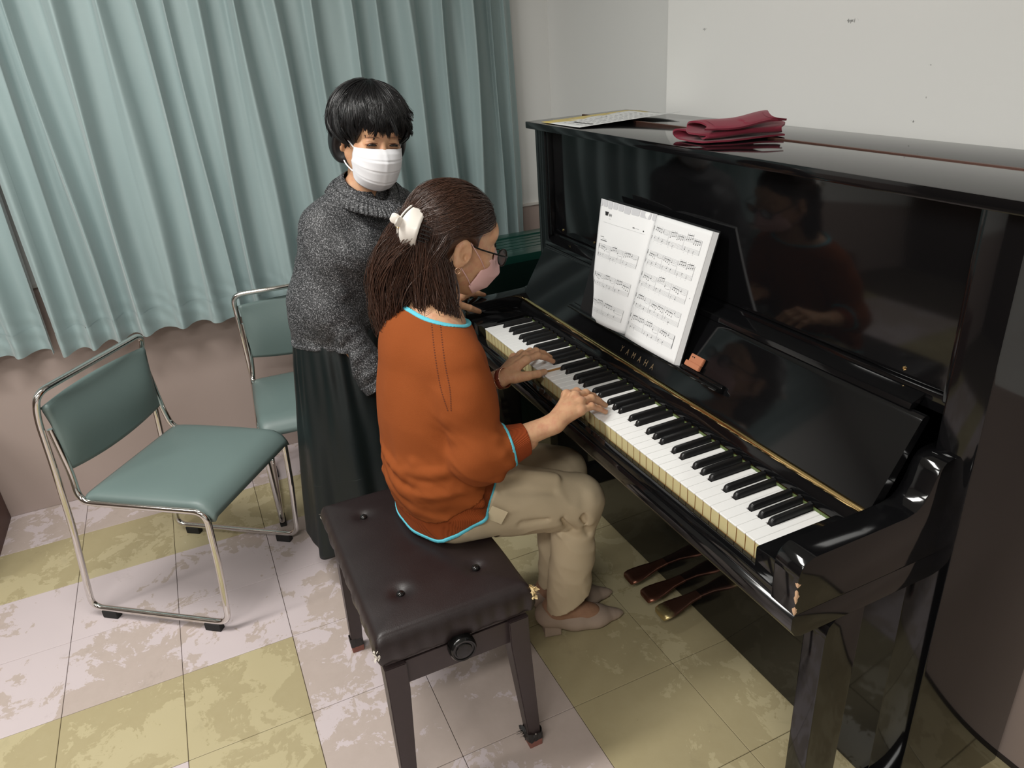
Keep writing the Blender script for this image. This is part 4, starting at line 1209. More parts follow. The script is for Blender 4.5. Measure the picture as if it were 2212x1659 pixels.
# ================================================================== the seated player
TP = empty('person', (0.47, -0.335, 0.47))
tag(TP, 'seated woman in rust-orange sweater and beige trousers playing the piano', 'person')
HC = np.array([0.427, -0.218, 1.144]); HM = head_matrix(math.radians(94), math.radians(-22), math.radians(-8)); HS = 1.0
def hw(*p): return to_world(np.array(p, float), HC, HM, HS)
def hl(p): return ((np.array(p, float)-HC) @ HM)/HS

def knit(name, c1, c2, ribs=None):
    t = NT(name); v = t.coord('Object')
    col = t.mix(t.noise(v, 7, 4), c1, c2)
    t.set(Base_Color=col, Roughness=0.9)
    t.b.inputs['Specular IOR Level'].default_value = 0.2
    if ribs:
        wv = t.new('ShaderNodeTexWave'); wv.inputs['Scale'].default_value = ribs[1]; wv.bands_direction = 'X'
        t.link(t.coord('Object', (1, 1, 1), (0, 0, 0), ribs[0]), wv.inputs['Vector'])
        t.bump(wv.outputs['Fac'], 0.5, 0.0015)
    else:
        t.bump(t.math('ADD', t.noise(t.coord('Object', (1, 1, 1.5)), 500, 2), t.math('MULTIPLY', t.noise(v, 35, 4), 0.7)), 0.22, 0.0016)
    return t.m
M_RUST = knit('rust_orange_knit', srgb(134, 68, 29), srgb(142, 73, 32))
M_RUSTR = knit('rust_rib_knit', srgb(130, 60, 25), srgb(138, 66, 28), ((0, 0, 0.9), 120))
M_RUSTC = knit('rust_rib_cuff', srgb(132, 58, 25), srgb(142, 64, 29), ((0, 1.2, 0.2), 130))
M_CYAN = simple('cyan_trim_knit', srgb(92, 190, 208), 0.8, var=0.05)
def cloth(name, c1, c2, rough=0.8, fine=600):
    t = NT(name); v = t.coord('Object')
    t.set(Base_Color=t.mix(t.noise(v, 9, 4), c1, c2), Roughness=rough)
    t.bump(t.math('ADD', t.noise(v, fine, 2), t.math('MULTIPLY', t.noise(v, 22, 4), 0.8)), 0.18, 0.0012); return t.m
M_BEIGE = cloth('beige_trouser_cloth', srgb(202, 184, 154), srgb(194, 176, 146), 0.75)

# --- sweater field
SX = (0, 1, 0)
fs = Field((0.19, -0.53, 0.435), (0.79, -0.09, 1.06), 0.0042)
fs.cone((0.475, -0.322, 0.525), (0.470, -0.324, 0.63), 0.184, 0.178, 0.02, (SX, 0.69))
fs.cone((0.468, -0.332, 0.63), (0.460, -0.330, 0.76), 0.174, 0.166, 0.04, (SX, 0.68))
fs.cone((0.460, -0.330, 0.76), (0.450, -0.322, 0.885), 0.164, 0.150, 0.04, (SX, 0.72))
fs.cone((0.36, -0.302, 0.915), (0.54, -0.302, 0.918), 0.066, 0.066, 0.05)
fs.cone((0.40, -0.300, 0.935), (0.50, -0.300, 0.938), 0.062, 0.062, 0.04)
SHR, ELR, CUR = V3(0.598, -0.296, 0.912), V3(0.668, -0.290, 0.732), V3(0.680, -0.186, 0.744)
SHL, ELL_, CUL = V3(0.300, -0.296, 0.910), V3(0.283, -0.235, 0.705), V3(0.345, -0.165, 0.745)
for a, b, c in ((SHR, ELR, CUR), (SHL, ELL_, CUL)):
    fs.cone(a, a*0.6+b*0.4, 0.061, 0.061, 0.040); fs.cone(a*0.7+b*0.3, b, 0.060, 0.056, 0.022); fs.cone(b, c, 0.057, 0.040, 0.014)
    # loose cloth sagging under the elbow and bunched at the bend
    fs.ell(b+V3(0.0, -0.010, -0.010), (0.050, 0.054, 0.052), 0.03)
# draped folds (ridges of cloth)
for (p, q, r) in (((0.645, -0.34, 0.82), (0.700, -0.27, 0.775), .009), ((0.650, -0.34, 0.775), (0.722, -0.262, 0.745), .008), ((0.660, -0.335, 0.725), (0.722, -0.25, 0.722), .009), ((0.65, -0.345, 0.700), (0.71, -0.27, 0.690), .009),
                  ((0.610, -0.395, 0.645), (0.665, -0.30, 0.600), .012), ((0.50, -0.437, 0.648), (0.63, -0.382, 0.612), .011), ((0.37, -0.428, 0.655), (0.50, -0.442, 0.625), .009),
                  ((0.58, -0.412, 0.585), (0.665, -0.30, 0.555), .011), ((0.40, -0.444, 0.595), (0.57, -0.428, 0.575), .009), ((0.585, -0.415, 0.70), (0.64, -0.36, 0.66), .010), ((0.54, -0.430, 0.685), (0.62, -0.395, 0.655), .010)):
    fs.cone(p, q, r, r*0.7, 0.022)
def srf(ph, z): return V3(0.470+0.181*math.cos(math.radians(ph)), -0.325-0.124*math.sin(math.radians(ph)), z)
for (pa, pb, za, zb, rr) in ((104, 30, 0.668, 0.626, .010), (96, 44, 0.640, 0.588, .009), (74, 8, 0.596, 0.628, .009), (108, 60, 0.610, 0.560, .008), (60, 20, 0.660, 0.672, .007)):
    for i in range(7):
        a = srf(pa+(pb-pa)*i/7, za+(zb-za)*i/7); b = srf(pa+(pb-pa)*(i+1)/7, za+(zb-za)*(i+1)/7); w_ = math.sin(math.pi*(i+0.7)/7.4)
        fs.cone(a+V3(0, 0, 0.020), b+V3(0, 0, 0.020), rr*1.35*(0.4+0.6*w_), rr*1.35*(0.4+0.6*w_), 0.013)
I, P = fs.near(0.03)
wz = np.clip(1-np.abs(P[:, 2]-0.60)/0.12, 0, 1)
n1 = vnoise(P*np.array([7, 7, 30])+3.3, 4); n2 = vnoise(P*np.array([22, 22, 14]), 5)
wsl = np.clip((P[:, 0]-0.60)/0.05, 0, 1)
nsl = vnoise(P @ np.array([[26, 0, 8], [0, 12, 10], [14, 16, 24]]).astype(float), 9)
fs.D[I] += (-(1-np.sqrt((2*n1-1)**2+0.03))**2*0.011*wz-(n2-0.5)*0.006-wsl*(1-np.sqrt((2*nsl-1)**2+0.03))**3*0.0045).astype(np.float32)
X, Y, Z = fs.grid()
hemz = 0.495+np.clip(Y+0.40, 0, 0.12)*0.52+np.clip(Y+0.285, 0, 0.045)*1.3+np.clip(X-0.60, 0, 1)*0.15
ph = np.where(Z > 0.665, -0.5, (hemz-Z)*0.93)                                       # >0 below the hem line
NK = V3(0.452, -0.268, 1.028)
dn = np.sqrt(((X-NK[0])/0.125)**2+((Y-NK[1])/0.090)**2+((Z-NK[2])/0.066)**2); dn = ((dn-1)*0.08).astype(np.float32)   # >0 outside the neck hole
def cuffd(c, e):
    d = (c-e)/np.linalg.norm(c-e); q = (X-c[0])*d[0]+(Y-c[1])*d[1]+(Z-c[2])*d[2]
    far = np.sqrt((X-c[0])**2+(Y-c[1])**2+(Z-c[2])**2) > 0.085
    return np.where(far, -0.5, q).astype(np.float32)
cr, cL = cuffd(CUR, ELR), cuffd(CUL, ELL_)
D = fs.D
def put(name, Dx, mat, par=TP, fld=fs): 
    V, Q = nets(Dx.astype(np.float32), fld.lo, fld.h); return fast_mesh(name, V, Q, mat, par)
def m4(L):
    o = L[0]
    for q in L[1:]: o = np.maximum(o, q)
    return o
sw = put('sweater', m4([D, ph+0.052, -dn, cr+0.040, cL+0.040]), M_RUST)
def up2(A):
    for ax in range(3):
        A = np.moveaxis(A, ax, 0); B = np.empty((2*len(A)-1,)+A.shape[1:], np.float32); B[::2] = A; B[1::2] = 0.5*(A[1:]+A[:-1]); A = np.moveaxis(B, 0, ax)
    return A
def fine(name, L, mat, fld, par):
    """intersection of several fields, re-sampled twice as fine around where it lies"""
    L = [np.broadcast_to(q, fld.D.shape) for q in L]
    I = np.argwhere(m4([q for q in L]) < fld.h*1.2); a = np.maximum(I.min(0)-3, 0); b = np.minimum(I.max(0)+4, fld.n)
    sl = tuple(slice(a[i], b[i]) for i in range(3))
    Dx = m4([up2(np.ascontiguousarray(q[sl], dtype=np.float32)) for q in L])
    V, Q = nets(Dx, fld.lo+a*fld.h, fld.h/2); o = fast_mesh(name, V, Q, mat, None); o.parent = par; return o
def sub(name, L, mat, fld=fs): return fine(name, L, mat, fld, sw)
sub('ribbed_hem', [D+0.0035, ph+0.006, -(ph+0.056)], M_RUSTR)
sub('cyan_hem_trim', [D+0.0005, ph-0.001, -(ph+0.0072)], M_CYAN)
sub('ribbed_cuff', [D+0.004, np.maximum(cr, -0.3)*1.0, -(cr+0.045)], M_RUSTC)
sub('cyan_cuff_trim', [D-0.0002, np.abs(cr+0.043)-0.0038], M_CYAN)
sub('ribbed_cuff', [D+0.004, cL, -(cL+0.045)], M_RUSTC)
sub('cyan_neck_trim', [D-0.0016, np.abs(dn-0.0035)-0.0040], M_CYAN)
# raglan eyelet seam down the back of the sleeve
M_EYELET = simple('eyelet_shadow', srgb(92, 42, 17), 0.9)
from mathutils.bvhtree import BVHTree
bvh = BVHTree.FromPolygons([v.co for v in sw.data.vertices], [tuple(p.vertices) for p in sw.data.polygons])
V = []; F = []
cm_ = SC.camera.matrix_world
for off in (0, 19):
    ctrl = catmull([(932+off, 697, 0), (937+off, 745, 0), (944+off, 795, 0), (953+off, 842, 0), (967+off*0.4, 886, 0)], 9)
    for c in ctrl:                                        # seam measured in the photograph, dropped onto the knitted surface
        dr_ = cm_.to_3x3() @ Vector(((c[0]-1106)/FPX, -(c[1]-829.5)/FPX, -1)).normalized()
        loc, nor, idx_, dist = bvh.ray_cast(Vector(CAM_POS), dr_)
        if loc is None: continue
        t1 = nor.orthogonal().normalized(); t2 = nor.cross(t1); k0 = len(V)
        for j in range(6): V.append(loc+nor*0.0007+t1*(0.0017*math.cos(j*math.pi/3))+t2*(0.0017*math.sin(j*math.pi/3)))
        F.append(tuple(range(k0, k0+6)))
o = pyd('eyelet_seam', V, F, M_EYELET, sw); o['kind'] = 'stuff'

# --- trousers
ft = Field((0.29, -0.50, 0.05), (0.69, 0.16, 0.68), 0.0042)
ft.cone((0.40, -0.322, 0.560), (0.54, -0.322, 0.560), 0.098, 0.098, 0.04)
KR, KL = V3(0.576, -0.012, 0.455), V3(0.425, 0.022, 0.446)
AR, AL = V3(0.553, -0.038, 0.060), V3(0.466, -0.020, 0.060)
for (hx, k, a) in ((0.560, KR, AR), (0.375, KL, AL)):
    ft.cone((hx, -0.322, 0.560), k, 0.101, 0.070, 0.03); ft.cone(k, a, 0.060, 0.064, 0.028, ((1, 0, 0), 0.78))
    ft.ell(k+V3(0, 0.002, 0.002), (0.058, 0.056, 0.056), 0.02)
ft.ell((0.47, -0.335, 0.525), (0.160, 0.092, 0.065), 0.03)
for (p, q, r_) in (((0.598, -0.22, 0.632), (0.600, -0.08, 0.560), .006), ((0.618, 0.0, 0.49), (0.598, -0.07, 0.385), .006), ((0.625, -0.05, 0.49), (0.602, -0.10, 0.42), .005), ((0.605, 0.035, 0.45), (0.592, 0.0, 0.34), .006), ((0.585, -0.05, 0.360), (0.590, 0.02, 0.315), .006), ((0.40, -0.12, 0.605), (0.43, -0.02, 0.525), .006)):
    ft.cone(p, q, r_, r_*0.5, 0.026)
for (p, q, r_) in (((0.640, -0.235, 0.600), (0.632, -0.10, 0.545), .005), ((0.640, -0.09, 0.470), (0.618, -0.045, 0.40), .005), ((0.638, -0.03, 0.455), (0.617, 0.0, 0.37), .005), ((0.60, -0.075, 0.395), (0.625, -0.02, 0.365), .006), ((0.655, -0.20, 0.50), (0.645, -0.13, 0.485), .004)):
    ft.cone(p, q, r_, r_*0.6, 0.018, op='sub')
I, P = ft.near(0.03)
n1 = vnoise(P*np.array([16, 9, 16])+1.7, 14); n2 = vnoise(P @ np.array([[20, 0, 6], [0, 8, 22], [10, 18, 6]]).astype(float), 15)
ft.D[I] += (-(n1-0.5)*0.006-(1-np.sqrt((2*n2-1)**2+0.03))**3*0.005).astype(np.float32)
X, Y, Z = ft.grid(); rake = (Y+0.02)*0.50
hem = np.maximum((0.138+rake-Z), np.where(Z > 0.30, -0.2, -1))
Dt = np.maximum(ft.D, hem)
I = np.nonzero((Z < 0.476)+0*X+0*Y); sat = ((Y < -0.262) & (Z < 0.474)) | False
Dt = np.maximum(Dt, np.where((Y+0*X+0*Z) < -0.255, 0.481-Z, -1).astype(np.float32))
ix = [np.clip(np.round((ft.ax[i]-fs.lo[i])/fs.h).astype(int), 0, fs.n[i]-1) for i in range(3)]
Dsw = fs.D[np.ix_(*ix)]; hz_ = 0.495+np.clip(Y+0.40, 0, 0.12)*0.52+np.clip(Y+0.285, 0, 0.045)*1.3+np.clip(X-0.60, 0, 1)*0.15
tuck = np.where((Z > hz_+0.003) & (Z > 0.44) & (Y < -0.12), Dsw+0.010, -1)      # cloth under the sweater stays under it
tuck = np.where((Z > 0.63) & (Y > -0.25), -1, tuck)
Dt = np.maximum(Dt, np.where((Dsw > -0.05) & (Dsw < 0.08), tuck, -1))
V, Q = nets(Dt.astype(np.float32), ft.lo, ft.h); trousers = fast_mesh('trousers', V, Q, M_BEIGE, TP)
pk = box('pocket_flap', -0.020, 0.020, -0.0015, 0.0015, -0.032, 0.006, simple('pocket_lining', srgb(206, 190, 158), 0.8), None, 0.001)
pk.matrix_world = Matrix.Translation((0.672, -0.262, 0.572)) @ Matrix.Rotation(math.radians(62), 4, 'Z') @ Matrix.Rotation(math.radians(28), 4, 'Y')
pk.parent = trousers

# --- skin: head, neck, hands, ankles and the (hidden) frame of the body in one mesh
nb = hl((0.452, -0.305, 0.955))
hv, hq = head_geo(nb, 0.047); parts = [(to_world(hv, HC, HM, HS), hq)]
fb_ = Field((0.28, -0.42, 0.86), (0.62, -0.17, 1.05), 0.0045)
fb_.cone((0.36, -0.302, 0.912), (0.54, -0.302, 0.915), 0.062, 0.062, 0.05); fb_.cone((0.40, -0.300, 0.932), (0.50, -0.300, 0.935), 0.058, 0.058, 0.04)
fb_.cone((0.455, -0.318, 0.87), (0.452, -0.312, 0.885), 0.140, 0.140, 0.04, (SX, 0.60)); fb_.cone((0.452, -0.300, 0.94), (0.444, -0.282, 1.03), 0.056, 0.049, 0.05)
parts.append(nets(fb_.D, fb_.lo, fb_.h))
RW, LW = V3(0.690, -0.122, 0.766), V3(0.410, -0.128, 0.766)
up = (0, -0.22, 1)
KRr = [(0.634, -0.058, 0.800), (0.655, -0.047, 0.803), (0.676, -0.046, 0.797), (0.694, -0.055, 0.785)]
TRr = [(0.600, 0.024, 0.7515), (0.623, 0.037, 0.7515), (0.650, 0.036, 0.7515), (0.677, 0.020, 0.7505)]
THr = [(0.668, -0.098, 0.768), (0.634, -0.066, 0.770), (0.606, -0.036, 0.762), (0.586, -0.018, 0.752)]
parts.append(hand_geo(RW, ELR, up, KRr, TRr, THr, 0.0245, 0.037, 0.012))
KLl = [(0.398, -0.048, 0.797), (0.378, -0.040, 0.800), (0.358, -0.045, 0.795), (0.341, -0.058, 0.785)]
TLl = [(0.366, 0.046, 0.7560), (0.342, 0.050, 0.7585), (0.322, 0.040, 0.7520), (0.306, 0.018, 0.7505)]
THl = [(0.428, -0.095, 0.768), (0.428, -0.058, 0.764), (0.418, -0.025, 0.757), (0.402, 0.002, 0.7505)]
parts.append(hand_geo(LW, ELL_, up, KLl, TLl, THl, 0.0245, 0.037, 0.014))
fi = Field((0.24, -0.42, 0.50), (0.72, 0.09, 0.95), 0.009)
fi.cone((0.47, -0.33, 0.56), (0.455, -0.312, 0.88), 0.12, 0.11, 0.02, (SX, 0.6))
for a, b, c in ((SHR, ELR, CUR), (SHL, ELL_, CUL)): fi.cone(a, b, 0.040, 0.036, 0.02); fi.cone(b, c, 0.036, 0.030, 0.02); fi.cone((0.455, -0.312, 0.89), a, 0.05, 0.04, 0.02)
fi.cone((0.56, -0.31, 0.56), KR, 0.06, 0.045, 0.02); fi.cone((0.375, -0.31, 0.56), KL, 0.06, 0.045, 0.02)
parts.append(nets(fi.D, fi.lo, fi.h))
V, Q = join_geo(parts); pbody = fast_mesh('body', V, Q, M_SKIN, TP)
for (t, k, n_) in [(TRr[i], KRr[i], up) for i in range(4)]+[(TLl[i], KLl[i], up) for i in range(4)]:
    t = np.array(t); k = np.array(k); d = (t-k)+np.array([0, 0.02, -0.02]); nn = np.array(n_, float); dd = d/np.linalg.norm(d); nn = nn-dd*(nn@dd); nn /= np.linalg.norm(nn)
    v, q = nail_geo(t-dd*0.001+nn*0.0050, d, nn); o = fast_mesh('fingernail', v, q, M_NAIL, None); o.parent = pbody
d = np.array(THl[3])-np.array(THl[2]); v, q = nail_geo(np.array(THl[3])-d*0.05+np.array([0.004, 0, 0.0062]), d, (0.5, 0, 1), 0.006, 0.0065); o = fast_mesh('fingernail', v, q, M_NAIL, None); o.parent = pbody
# ankles in stockings and pumps
def shoe(heel, toe, name):
    heel = np.array(heel, float); toe = np.array(toe, float); d = toe-heel; L = np.linalg.norm(d[:2]); d /= np.linalg.norm(d); s = np.array([d[1], -d[0], 0])
    def p(a, b, z): return heel+d*a*L+s*b+np.array([0, 0, z-heel[2]])
    f = Field(np.minimum(heel, toe)-0.06, np.maximum(heel, toe)+np.array([0.06, 0.06, 0.16]), 0.0026)
    f.cone(p(0.12, 0, 0.062), p(0.42, 0.002, 0.040), 0.033, 0.034, 0.02)
    f.cone(p(0.42, 0.002, 0.036), p(0.66, 0.0, 0.030), 0.034, 0.036, 0.03, ((0, 0, 1), 0.72)); f.cone(p(0.66, 0, 0.026), p(0.90, -0.004, 0.018), 0.034, 0.016, 0.03, ((0, 0, 1), 0.62)); f.cone(p(0.88, -0.004, 0.016), p(0.985, -0.006, 0.013), 0.014, 0.005, 0.02)
    f.cone(p(0.08, 0, 0.070), p(0.14, 0, 0.070), 0.030, 0.030, 0.02)
    # opening
    f.cone(p(0.16, 0, 0.105), p(0.40, 0, 0.086), 0.028, 0.029, 0.004, op='sub'); f.cone(p(0.40, 0, 0.084), p(0.62, 0, 0.066), 0.029, 0.022, 0.004, op='sub')
    # block heel
    X, Y, Z = f.grid(); a = ((X-heel[0])*d[0]+(Y-heel[1])*d[1])/L; b = (X-heel[0])*s[0]+(Y-heel[1])*s[1]
    hd = np.maximum(np.maximum(np.abs(a-0.135)*L-0.024, np.abs(b)-0.022), np.maximum(Z-0.055, 0.002-Z)).astype(np.float32)
    f.D = np.minimum(f.D, hd)
    arch = np.where((a > 0.245), np.maximum(0.002+np.clip(0.55-a, 0, 1)*0.045-Z, -1), -1); f.D = np.maximum(f.D, arch.astype(np.float32)); f.D = np.maximum(f.D, (0.0015-Z+0*a).astype(np.float32))
    V, Q = nets(f.D, f.lo, f.h); return fast_mesh(name, V, Q, M_SUEDE, TP), p
M_SUEDE = simple('taupe_suede', srgb(166, 146, 130), 0.85, var=0.08, nscale=30, bump=0.2, bscale=700)
fparts = []
for (hl_, to_, an) in (((0.522, -0.112, 0.0), (0.580, 0.128, 0.0), AR), ((0.444, -0.094, 0.0), (0.490, 0.146, 0.0), AL)):
    o, p = shoe(hl_, to_, 'shoe')
    f = Field(np.minimum(p(0, 0, 0), p(1, 0, 0))-0.05, np.maximum(p(0, 0, 0), p(1, 0, 0))+np.array([0.05, 0.05, 0.26]), 0.0035)
    f.cone(p(0.14, 0, 0.075), p(0.62, 0, 0.040), 0.028, 0.028, 0.02); f.ell(p(0.14, 0, 0.07), (0.027, 0.027, 0.03), 0.02); f.cone(p(0.20, 0, 0.085), np.array(an)+np.array([0, 0.014, 0.085]), 0.028, 0.029, 0.02); f.cone(p(0.22, 0, 0.10), p(0.50, 0, 0.055), 0.024, 0.022, 0.03)
    fparts.append(nets(f.D, f.lo, f.h))
V, Q = join_geo(fparts); fast_mesh('stocking_feet', V, Q, M_SKIN2, TP)

# --- wrist watch
M_STRAP = simple('red_brown_leather_strap', srgb(120, 52, 34), 0.5); M_GOLD = simple('rose_gold', (0.86, 0.56, 0.40, 1), 0.18, 1.0)
wa = (LW-ELL_)/np.linalg.norm(LW-ELL_); wc = LW+wa*0.008; a1 = np.cross(wa, [0, 0, 1.0]); a1 /= np.linalg.norm(a1); a2 = np.cross(a1, wa)
def wring(off, r, rad, mat, name, n=28, fl=1.0):
    pts = [wc+wa*off+a1*math.cos(2*math.pi*k/n)*r+a2*math.sin(2*math.pi*k/n)*r*0.88 for k in range(n)]
    o = tube(name, pts, rad, mat, None, 8, fl, True, tuple(wa)); return keep(o, TP)
w0 = wring(0.0, 0.0285, 0.0022, M_STRAP, 'watch_strap', fl=3.0)
for off in (-0.0075, 0.0075): wring(off, 0.0292, 0.0012, M_GOLD, 'watch_chain')
for k in range(6):
    th = 2*math.pi*k/6+0.3; c = wc+a1*math.cos(th)*0.0295+a2*math.sin(th)*0.0295*0.88
    o = tube('watch_link', [c-wa*0.008, c+wa*0.008], 0.0017, M_GOLD, None, 8); keep(o, TP)
# --- earring
ec = hw(0.0845, -0.012, -0.046)
o = tube('earring', [ec+HM @ np.array([0.0045*math.cos(t)*0.3, 0.006*math.cos(t), 0.007*math.sin(t)]) for t in np.linspace(0, 6.2, 20)], 0.0012, M_GOLD, None, 8); keep(o, TP)
# --- pink folded mask
def mask_geo(cen, side, x1, crease, nu=41, nv=33, keel=1.0, edge=None, pleats=0):
    """cen(v) -> (y,z) on the mid line; side(v) -> (x,y,z) at the cheek edge"""
    V = []
    for j in range(nv):
        v = j/(nv-1); cy, cz = cen(v); sx, sy, sz = side(v)
        for i in range(nu):
            t = 2*i/(nu-1)-1; a = abs(t)
            x = sx*math.sin(a*math.pi/2)**keel*(1 if t > 0 else -1) if keel != 1 else sx*math.sin(t*math.pi/2)
            y = sy+(cy-sy)*(math.cos(a*math.pi/2)**0.9 if keel == 1 else (1-a**1.25))
            z = sz+(cz-sz)*(1-a**1.6)
            if pleats:
                y += 0.0022*((v*pleats) % 1.0-0.5)*(1-a**4)
                y += 0.0016*crease*math.exp(-(t/0.05)**2)
                y += 0.0015*math.sin(v*21+t*6)*(a**2)
            if edge: x, y, z = edge(t, v, x, y, z)
            V.append((x, y, z))
    Q = [(j*nu+i, j*nu+i+1, (j+1)*nu+i+1, (j+1)*nu+i) for j in range(nv-1) for i in range(nu-1)]
    return np.array(V), np.array(Q)
def ip(v, xs, ys): return float(np.interp(v, xs, ys))
pc = lambda v: (ip(v, [0, .2, .45, .75, 1], [.108, .128, .142, .122, .082]), ip(v, [0, .2, .45, .75, 1], [.004, -.024, -.054, -.092, -.114]))
ps = lambda v: (0.063, ip(v, [0, .3, 1], [.064, .054, .038]), ip(v, [0, .5, 1], [-.034, -.056, -.082]))
def pe(t, v, x, y, z):
    return x, y, z-(0.014*math.sin(abs(t)*math.pi*1.6)*(1-v)**3 if v < .5 else 0)
V, Q = mask_geo(pc, ps, 0.06, 0, edge=pe, keel=1.15)
mk = fast_mesh('face_mask', to_world(V, HC, HM, HS), Q, M_MASKP, TP); md = mk.modifiers.new('t', 'SOLIDIFY'); md.thickness = 0.0012
for s in (-1, 1):
    for (a, b) in (((s*0.063, 0.062, -0.034), (s*0.0775, 0.002, 0.018)), ((s*0.063, 0.041, -0.078), (s*0.080, -0.008, -0.036))):
        mid = ((np.array(a)+np.array(b))/2+np.array([s*0.008, 0, 0])).tolist()
        o = tube('ear_loop', [hw(*q) for q in catmull([a, mid, b], 6)], 0.0021, M_MASKP, None, 8, 0.5, False, tuple(HM[:, 1])); o.parent = mk
# --- glasses
M_FRAME = simple('dark_metal_frame', (0.010, 0.012, 0.011, 1), 0.3, 0.5)
def glass_mat():
    t = NT('lens_glass'); t.set(Base_Color=(0.9, 0.95, 0.93, 1), Roughness=0.02, Transmission_Weight=0.95, IOR=1.45); return t.m
M_LENS = glass_mat()
gl = empty('glasses', tuple(hw(0, 0.11, 0.0)), 0, None); gl.parent = TP; gl.matrix_parent_inverse = Matrix.Translation(-TP.location)
def gk(o): o.parent = gl; o.matrix_parent_inverse = Matrix.Translation(-Vector(hw(0, 0.11, 0.0))); return o
for s in (-1, 1):
    rim = [(s*0.034+0.0235*math.cos(t), 0.1165-0.006*(abs(s*0.034+0.0235*math.cos(t))/0.06)**2, -0.008+0.0185*math.sin(t)) for t in np.linspace(0, 2*math.pi, 28, endpoint=False)]
    gk(tube('rim', [hw(*q) for q in rim], 0.0018, M_FRAME, None, 8, 1.0, True))
    c = hw(s*0.034, 0.1145, -0.008); Vv = [c]+[hw(*q) for q in rim]; gk(pyd('lens', Vv, [(0, 1+k, 1+(k+1) % 28) for k in range(28)], M_LENS))
    gk(tube('temple', [hw(*q) for q in catmull([(s*0.0575, 0.112, 0.001), (s*0.072, 0.095, 0.004), (s*0.076, 0.03, 0.009), (s*0.078, -0.005, 0.014), (s*0.079, -0.022, -0.004)], 6)], 0.0019, M_FRAME, None, 8))
gk(tube('bridge', [hw(*q) for q in catmull([(-0.0115, 0.1155, -0.004), (0, 0.1195, 0.0), (0.0115, 0.1155, -0.004)], 5)], 0.0013, M_FRAME, None, 8))

# --- hair: gathered half up in a claw clip, the rest falling over the back
rng = np.random.RandomState(6)
hf = Field((-0.105, -0.155, -0.13), (0.105, 0.11, 0.16), 0.003)
hf.ell((0, -0.022, 0.034), (0.082, 0.102, 0.090), 0.02)
hf.ell((0, -0.062, -0.028), (0.068, 0.050, 0.066), 0.03)
# face, ears and forehead stay free
hf.ell((0, 0.104, -0.030), (0.086, 0.084, 0.106), 0.008, op='sub')
for s in (-1, 1): hf.ell((s*0.092, 0.000, -0.034), (0.036, 0.046, 0.064), 0.008, op='sub')
for s in (-1, 1): hf.ell((s*0.074, 0.062, 0.026), (0.030, 0.036, 0.030), 0.008, op='sub')
V, Q = nets(hf.D, hf.lo, hf.h); phair = fast_mesh('hair', to_world(V, HC, HM, HS), Q, M_HAIRN, TP)
CLP = np.array([0.0, -0.128, 0.008])
N1, M1 = 5200, 16
st = np.zeros((N1, 3)); az = rng.uniform(0, 2*np.pi, N1); el = rng.uniform(-0.05, 1.0, N1)
# roots scattered over the front and top of the scalp
dirs = np.stack([np.cos(az)*np.sqrt(1-np.clip(el, -1, 1)**2), np.sin(az)*np.sqrt(1-np.clip(el, -1, 1)**2), el], 1)
E0 = np.array([0, -0.022, 0.034]); ER = np.array([0.083, 0.103, 0.091])
root = E0+dirs*ER
ok = (root[:, 1] > -0.05) & (root[:, 2] > 0.030-0.25*(root[:, 1] < 0.05)*0.2) & ~((root[:, 1] > 0.045) & (root[:, 2] < 0.068-0.55*np.clip(np.abs(root[:, 0])-0.02, 0, 0.05))) & ~((np.abs(root[:, 0]) > 0.065) & (root[:, 2] < 0.03))
root = root[ok]; N1 = len(root)
tt = np.linspace(0, 1, M1)
ra = (root-E0)/ER; rb = np.tile((CLP+np.array([0, 0.012, 0])-E0)/ER, (N1, 1))+rng.randn(N1, 3)*np.array([.10, .03, .16])
rb /= np.linalg.norm(rb, axis=1)[:, None]*0.98
pth = np.zeros((N1, M1, 3))
drop = rng.uniform(0.0, 0.22, N1)*np.sign(root[:, 0])
for k, t in enumerate(tt):
    q = ra*(1-t)+rb*t; q += np.stack([np.sign(ra[:, 0])*0.30*np.sin(np.pi*t)*(0.4+np.abs(ra[:, 0])), 0*ra[:, 0], -0.16*np.sin(np.pi*t)*np.abs(ra[:, 0])], 1)
    q /= np.linalg.norm(q, axis=1)[:, None]
    amp = 1.012+0.02*math.sin(math.pi*t)
    pth[:, k] = E0+q*ER*amp
bad = ((np.abs(pth[:, :, 0]) > 0.060) & (np.abs(pth[:, :, 1]+0.003) < 0.036) & (pth[:, :, 2] < 0.030)).any(1); pth = pth[~bad]; N1 = len(pth)
jit = rng.randn(N1, 1, 3)*0.0016+np.sin(tt*9+rng.rand(N1, 1)*6)[:, :, None]*rng.randn(N1, 1, 3)*0.0008
pth += jit
rad = np.tile(0.00085*(0.35+0.65*np.sin(np.pi*np.clip(tt, 0.03, 0.97))), (N1, 1))*rng.uniform(.6, 1.3, (N1, 1))
V, Q = strands(to_world(pth.reshape(-1, 3), HC, HM, HS).reshape(pth.shape), rad)
o = fast_mesh('swept_back_strands', V, Q, M_HAIRN, None); o.parent = phair
